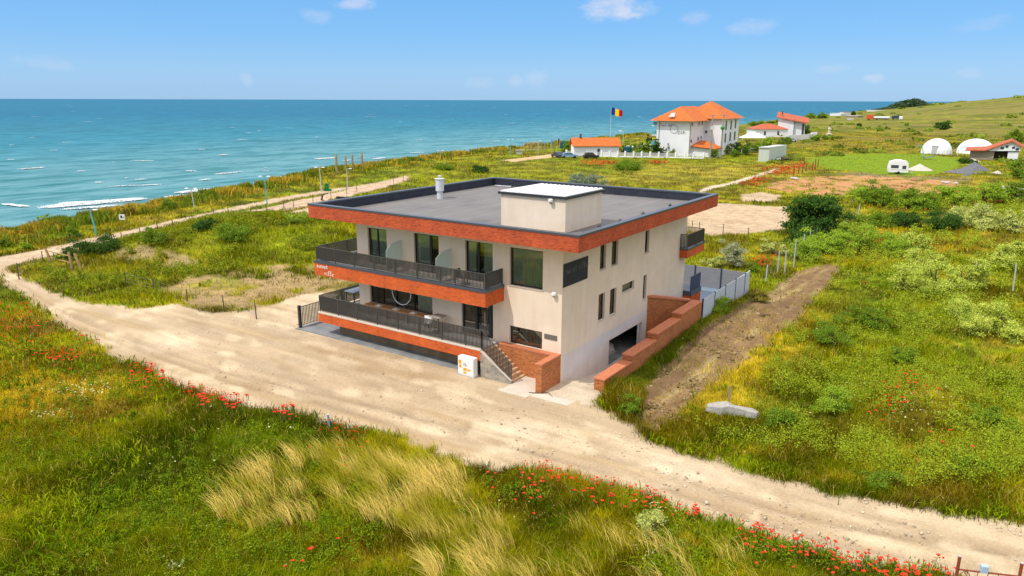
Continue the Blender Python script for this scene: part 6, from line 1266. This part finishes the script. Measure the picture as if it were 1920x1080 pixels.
for p0, p1, py, yt, dpt, lab, wm, rm in [(1556, 1576, 217, 211, 14, 'white far beach building at the seaward end of the row', 'farwhite', 'white'), (1574, 1582, 216, 208, 12, 'taller white far beach building with red trim', 'farwhite', 'rooftile2'), (1585, 1608, 221, 216, 12, 'flat beige roofed building in the far field', 'taupe', 'sand'), (1590, 1600, 225, 222, 8, 'small cream hut before the flat beige building', 'farwhite', 'sand'), (1624, 1640, 209, 206, 14, 'pale flat shed below the far headland wood', 'farwhite', 'white'), (1712, 1729, 219, 216, 8, 'cream strip of polytunnel in the far field', 'farwhite', 'sand')]:
    simplehouse(p0, p1, py, yt, dpt, lab, wm=wm, rm=rm, roof='flat', rh=.3)
rt = thing('lorry', 'white box lorry with orange cab far up the field', 'lorry', gp(1624, 225.5), HD(1640)); k = mpp(rt.location); W = 36*k
MB().bbox(0, 12*k, 0, 3, .8, 10*k, .2).build('cab', M['orangebox'], rt); MB().bbox(12.3*k, 39*k, 0, 3, 1.8, 7.4*k, .15).build('box_body', M['white'], rt); MB().box(12*k, 39*k, .1, 2.9, .9, 1.79).build('chassis', M['anthracite'], rt)
for x in (4, 18, 32, 36): m = MB(); m.tube([(x*k, -.1, .6), (x*k, 3.1, .6)], .6, 10); m.build('wheel', M['black'], rt)
rt = thing('truck', 'dark truck with white cab far up the field', 'truck', gp(1671, 225.5), HD(1680)); MB().bbox(0, 12*k, 0, 3, 1.2, 7.8*k, .2).build('box_body', M['carnavy'], rt); MB().bbox(12.2*k, 18*k, 0, 3, .7, 7.0*k, .3).build('cab', M['white'], rt)
for x in (3, 15): m = MB(); m.tube([(x*k, -.1, .6), (x*k, 3.1, .6)], .6, 10); m.build('wheel', M['black'], rt)
# caravan
q = gp(1684, 327); k = mpp(q); rt = thing('caravan', 'white touring caravan parked on the green lawn', 'caravan', q, HD(1684)+.2); W, H = 35*k/2*.92, 25*k
m = MB(); m.extr([(-W, .45), (W, .45), (W*1.02, 1.2), (W*.93, H*.86), (W*.75, H), (-W*.6, H), (-W*.93, H*.9), (-W*1.04, 1.3)], 'y', 0, 2.2); m.build('caravan_body', M['white'], rt)
m = MB(); m.bbox(-W*.5, W*.35, .5, 1.7, H, H+.2, .05); m.build('roof_hatch', M['white'], rt)
for a, b, z0, z1 in ((-W*.85, -W*.05, 1.35, 2.0), (W*.35, W*.75, 1.2, 1.9)): MB().box(a, b, -.04, .02, z0, z1).build('window', M['darkwin'], rt)
MB().box(-W*.9, W*.9, -.02, .01, .95, 1.05).build('stripe', M['silver'], rt)
for y in (.1, 2.1): m = MB(); m.tube([(0, y-.12, .33), (0, y+.12, .33)], .33, 12); m.build('wheel', M['black'], rt)
m = MB(); m.tube([(W, 1.1, .5), (W+1.1, 1.1, .45)], .06); m.build('tow_bar', M['zinc'], rt)
# geodesic domes
def dome(px, py, w, h, lab, door):
    q = gp(px, py); k = mpp(q); rt = thing('dome_tent', lab, 'tent', q, HD(px), 'white dome tents'); Rr, H = w*k/2, h*k; prof = []; n = 20
    m = MB(); rings = 7; vs = []; fs = []
    for i in range(rings+1):
        a = PI/2*i/rings; z = H*math.sin(a)**.9; r_ = Rr*math.cos(a)*(1.0)
        for j in range(n): t = 2*PI*(j+.5*(i % 2))/n; vs.append((r_*math.cos(t), r_*math.sin(t), z))
    for i in range(rings):
        for j in range(n):
            j2 = (j+1) % n; a, b, c, d = i*n+j, i*n+j2, (i+1)*n+j, (i+1)*n+j2
            if i % 2 == 0: fs += [(a, b, c), (b, d, c)]
            else: fs += [(a, d, c), (a, b, d)]
    m.add(vs, fs); m.build('skin', M['tent'], rt)
    if door:
        d = MB(); d.box(-1.25, .1, -Rr*1.0, -Rr*.82, 0, 2.5); dd = d.build('door', M['silver'], rt); MB().box(-1.45, .3, -Rr*1.02, -Rr*.80, 2.5, 2.75).build('door_canopy', M['tent'], rt)
    return rt
dome(1755, 288, 52, 28, 'white dome tent with a door facing the lawn', True); dome(1828, 287.5, 62, 27, 'white dome tent half hidden by the shabby house', False)
# hammock on blue posts
q = gp(1738, 299); k = mpp(q); rt = thing('hanging_hammock', 'dark hammock hung from a leaning turquoise post', 'hammock', q, HD(1738))
m = MB(); m.tube([(-.7, 0, 0), (-1.2, 0, 2.2), (-1.7, 0, 3.6), (-2.4, 0, 3.9), (-3.2, 0, 2.9)], [.12, .12, .1, .08, .06], 6); m.build('post', M['teal'], rt)
m = MB(); vs = []; 
for i in range(9):
    t = i/8; x = -1.4+3.6*t; z = .35+.9*(t-.35)**2*2.2; wd = .15+.55*math.sin(PI*t)
    vs += [(x, -wd, z+.1), (x, wd, z+.25)]
m.add(vs, [(2*i, 2*i+2, 2*i+3, 2*i+1) for i in range(8)]); m.add([(x, y, z-.04) for x, y, z in vs], [(2*i+1, 2*i+3, 2*i+2, 2*i) for i in range(8)]); m.build('cloth', M['carblack'], rt)
q = gp(1790, 292); rt = thing('swing_frame', 'small white metal frame between the two dome tents', 'frame', q, ANG); m = MB(); m.tube([(-.9, 0, 0), (-.5, 0, 1.7), (1.0, 0, 1.7), (.8, 0, 0)], .08, 6); m.build('frame', M['zinc'], rt)
# shabby house
q = gp(1817, 298); k = mpp(q); rt = thing('shabby_house', 'shabby house with red roof and white gable beside the domes', 'house', q, HD(1850)); u = k
m = MB(); m.box(0, 38*u, 0, 5.5, -.5, 16*u*.97); m.build('lower_wall', M['taupe'], rt)
m = MB(); m.extr([(30*u, 16*u), (77*u, 18*u), (77*u, 26*u), (62*u, 35*u), (35*u, 22*u)], 'y', -.6, 5.4); g_ = m.build('gable', M['farwhite'], rt)
m = MB(); m.box(38.1*u, 60*u, .8, 5.2, -.5, 15.5*u); m.build('recess_wall', M['interior'], rt)
m = MB(); m.box(59*u, 75*u, -.2, 5, -1.2, 16*u); m.build('white_wing', M['farwhite'], rt)
for x, z, w in ((49, 23, 5), (56, 26, 4), (66, 24.5, 4.5), (72, 22, 5)): m = MB(); m.box((x-w/2)*u, (x+w/2)*u, -.68, -.55, (z-3)*u, (z+1)*u); m.build('window', M['darkwin'], rt)
m = MB(); m.add([(-8*u, -1.2, 17*u), (24*u, -1.2, 18*u), (62*u, -1.2, 36*u), (62*u, 6.5, 38*u), (24*u, 6.5, 22*u), (-8*u, 6.5, 20*u), (90*u, -1.2, 20*u), (90*u, 6.5, 22*u)], [(0, 1, 4, 5), (1, 2, 3, 4), (2, 6, 7, 3)]); m.add([(-8*u, -1.2, 15*u), (24*u, -1.2, 16*u), (62*u, -1.2, 34*u), (90*u, -1.2, 18*u), (90*u, -1.2, 20*u), (62*u, -1.2, 36*u), (24*u, -1.2, 18*u), (-8*u, -1.2, 17*u)], [(0, 1, 6, 7), (1, 2, 5, 6), (2, 3, 4, 5)]); m.build('roof', M['rooftile2'], rt)
# heaps
def heap(px, py, w, h, m, lab, name='gravel_heap', dx=1., spiky=0):
    q = gp(px, py); k = mpp(q); rx, hz = w*k/2, h*k*1.1; n, rg = 28, 8; vs = [(0, 0, hz)]; fs = []; mb = MB()
    for i in range(1, rg+1):
        for j in range(n): t = 2*PI*j/n; f = i/rg; rj = rx*f*(1+.14*math.sin(3*t+rx)+.08*random.uniform(-1, 1)); vs.append((rj*math.cos(t), rj*math.sin(t)*dx, hz*(1-f)**1.15*(1+.12*random.uniform(-1, 1)*f)-.08*(f == 1)))
    for j in range(n):
        j2 = (j+1) % n; fs.append((0, 1+j, 1+j2))
        for i in range(rg-1): fs.append((1+i*n+j, 1+(i+1)*n+j, 1+(i+1)*n+j2, 1+i*n+j2))
    mb.add(vs, fs); o = mb.build(name, m, None, True); o.location = tuple(q); o.rotation_euler = (0, 0, ANG); tag(o, lab, 'heap')
heap(1825, 319, 54, 14, M['gravelgrey'], 'tall grey gravel heap in front of the shabby house'); heap(1800, 323, 60, 6, M['gravelgrey'], 'low spread of grey gravel before the tall heap'); heap(1812, 330, 16, 6, M['gravelgrey'], 'small bluish gravel heap nearest the red earth')
heap(1723, 319, 44, 11, M['sand'], 'pale sand heap beside the white caravan', 'sand_heap'); heap(1822, 303, 30, 6, M['sand'], 'low sandy heap under the shabby house wall', 'sand_heap'); heap(1870, 325, 18, 5, M['sand'], 'flat pale heap inland of the gravel heaps', 'sand_heap')
q = gp(1886, 360); k = mpp(q); mb = MB()
for i in range(46): r_ = random.uniform(.25, .6); mb.blob(random.gauss(0, .8), random.gauss(0, .5), random.random()*.8, r_, r_*.8, r_*.7, 7, 5, .25)
o = mb.build('rubble_heap', M['rockmat']); o.location = tuple(q); o.rotation_euler = (0, 0, ANG); tag(o, 'pale stone rubble heap at the inland end of the red earth', 'heap')
for i, (px, py, lab) in enumerate([(1488, 336, 'white scrap on the red earth near the post row'), (1782, 345, 'white scrap near the inland end of the red earth')]):
    q = gp(px, py); mb = MB()
    for j in range(4): mb.blob(random.gauss(0, .5), random.gauss(0, .3), .2, .4, .3, .25, 7, 5, .25)
    o = mb.build('rubbish', M['tarp']); o.location = tuple(q); tag(o, lab, 'rubbish')

# ------------------------------------------------------------------ light, sky, camera
SUN = Vector((-.43, -1., 1.57)).normalized(); EL = math.asin(SUN.z)
ld = bpy.data.lights.new('Sun', 'SUN'); ld.energy = 2.75; ld.angle = math.radians(.5); ld.color = (1., .955, .87)
so = bpy.data.objects.new('Sun', ld); COL.objects.link(so); so.rotation_euler = (-SUN).to_track_quat('-Z', 'Y').to_euler()
w = bpy.data.worlds.new('World'); sc.world = w; w.use_nodes = True; nt = w.node_tree; bg = nt.nodes['Background']
sky = N(nt, 'ShaderNodeTexSky'); sky.sky_type = 'NISHITA'; sky.sun_disc = False; sky.sun_elevation = EL; sky.sun_rotation = math.atan2(SUN.x, SUN.y); sky.altitude = 0; sky.air_density = 1.0; sky.dust_density = .25; sky.ozone_density = 3.0
hs = N(nt, 'ShaderNodeHueSaturation', Saturation=1.25, Value=1.0); L(nt, sky.outputs[0], hs.inputs['Color'])
out = hs.outputs[0]
tcs = N(nt, 'ShaderNodeTexCoord'); sx_ = N(nt, 'ShaderNodeSeparateXYZ'); L(nt, tcs.outputs['Generated'], sx_.inputs[0])
rs_ = ramp(nt, sx_.outputs['Z'], [(0., (1.75, 3.45, 5.7)), (.035, (1.8, 3.6, 5.95)), (.075, (1.35, 3.3, 6.1)), (.15, (1.1, 3.0, 6.0)), (.28, (6.8, 6.8, 7.3)), (.6, (10., 9.5, 9.3))])  # bright top stops, above the view, are added fill for shaded walls
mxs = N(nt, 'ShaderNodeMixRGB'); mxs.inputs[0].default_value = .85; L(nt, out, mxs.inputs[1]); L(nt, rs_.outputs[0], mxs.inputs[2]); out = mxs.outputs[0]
# a few small fair-weather clouds, given by direction
tc = N(nt, 'ShaderNodeTexCoord')
nz = N(nt, 'ShaderNodeTexNoise', Scale=45., Detail=6., Roughness=.6); mpn = N(nt, 'ShaderNodeMapping'); mpn.inputs['Scale'].default_value = (1, 1, 2.2); L(nt, tc.outputs['Generated'], mpn.inputs[0]); L(nt, mpn.outputs[0], nz.inputs['Vector'])
for (px, py, rx, ry, st) in [(1150, 14, 62, 24, .95), (1195, 22, 40, 12, .45), (664, 2, 40, 16, .7), (592, 30, 30, 14, .35), (1302, 34, 26, 14, .4), (1410, 50, 46, 15, .38), (1640, 147, 18, 9, .5), (1010, 148, 26, 18, .30), (968, 152, 16, 11, .35), (462, 150, 12, 12, .35), (900, 155, 36, 11, .25), (1560, 128, 30, 10, .25), (85, 118, 40, 12, .22), (1840, 46, 40, 12, .2), (1816, 138, 20, 10, .25)]:
    d = FW*CF+RT*(px-960)-UP*(py-540); d /= np.linalg.norm(d); rgt = RT/np.linalg.norm(RT)
    sb_ = N(nt, 'ShaderNodeVectorMath', operation='SUBTRACT'); sb_.inputs[1].default_value = tuple(d); L(nt, tc.outputs['Generated'], sb_.inputs[0])
    def comp(vec, s):
        dt = N(nt, 'ShaderNodeVectorMath', operation='DOT_PRODUCT'); dt.inputs[1].default_value = tuple(np.array(vec)*CF/s); L(nt, sb_.outputs[0], dt.inputs[0])
        sq = N(nt, 'ShaderNodeMath', operation='POWER'); ab = N(nt, 'ShaderNodeMath', operation='ABSOLUTE'); L(nt, dt.outputs['Value'], ab.inputs[0]); L(nt, ab.outputs[0], sq.inputs[0]); sq.inputs[1].default_value = 2.; return sq
    a_, b_ = comp(rgt, rx), comp(UP, ry); sm = N(nt, 'ShaderNodeMath', operation='ADD'); L(nt, a_.outputs[0], sm.inputs[0]); L(nt, b_.outputs[0], sm.inputs[1])
    sub = N(nt, 'ShaderNodeMath', operation='MULTIPLY_ADD'); L(nt, nz.outputs['Fac'], sub.inputs[0]); sub.inputs[1].default_value = -2.6; L(nt, sm.outputs[0], sub.inputs[2])
    mr = N(nt, 'ShaderNodeMapRange'); mr.interpolation_type = 'SMOOTHSTEP'; mr.inputs['From Min'].default_value = -.15; mr.inputs['From Max'].default_value = -1.6; mr.inputs['To Min'].default_value = 0; mr.inputs['To Max'].default_value = st*.72; L(nt, sub.outputs[0], mr.inputs['Value'])
    mx = N(nt, 'ShaderNodeMixRGB'); L(nt, mr.outputs[0], mx.inputs[0]); L(nt, out, mx.inputs[1]); mx.inputs[2].default_value = (5.0, 5.1, 5.9, 1); out = mx.outputs[0]
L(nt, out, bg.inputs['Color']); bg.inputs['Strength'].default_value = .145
cd = bpy.data.cameras.new('Camera'); co = bpy.data.objects.new('Camera', cd); COL.objects.link(co); sc.camera = co
from mathutils import Matrix
mt = Matrix(((RT[0], UP[0], -FW[0], CAM[0]), (RT[1], UP[1], -FW[1], CAM[1]), (RT[2], UP[2], -FW[2], CAM[2]), (0, 0, 0, 1))); co.matrix_world = mt
cd.sensor_width = 36; cd.lens = CF/1920*36; cd.clip_start = .1; cd.clip_end = 120000
sc.view_settings.view_transform = 'Standard'; sc.view_settings.look = 'None'; sc.view_settings.exposure = .09; sc.view_settings.gamma = 1
sc.cycles.use_denoising = True; sc.cycles.max_bounces = 6; sc.cycles.transparent_max_bounces = 12; sc.cycles.caustics_reflective = False; sc.cycles.caustics_refractive = False
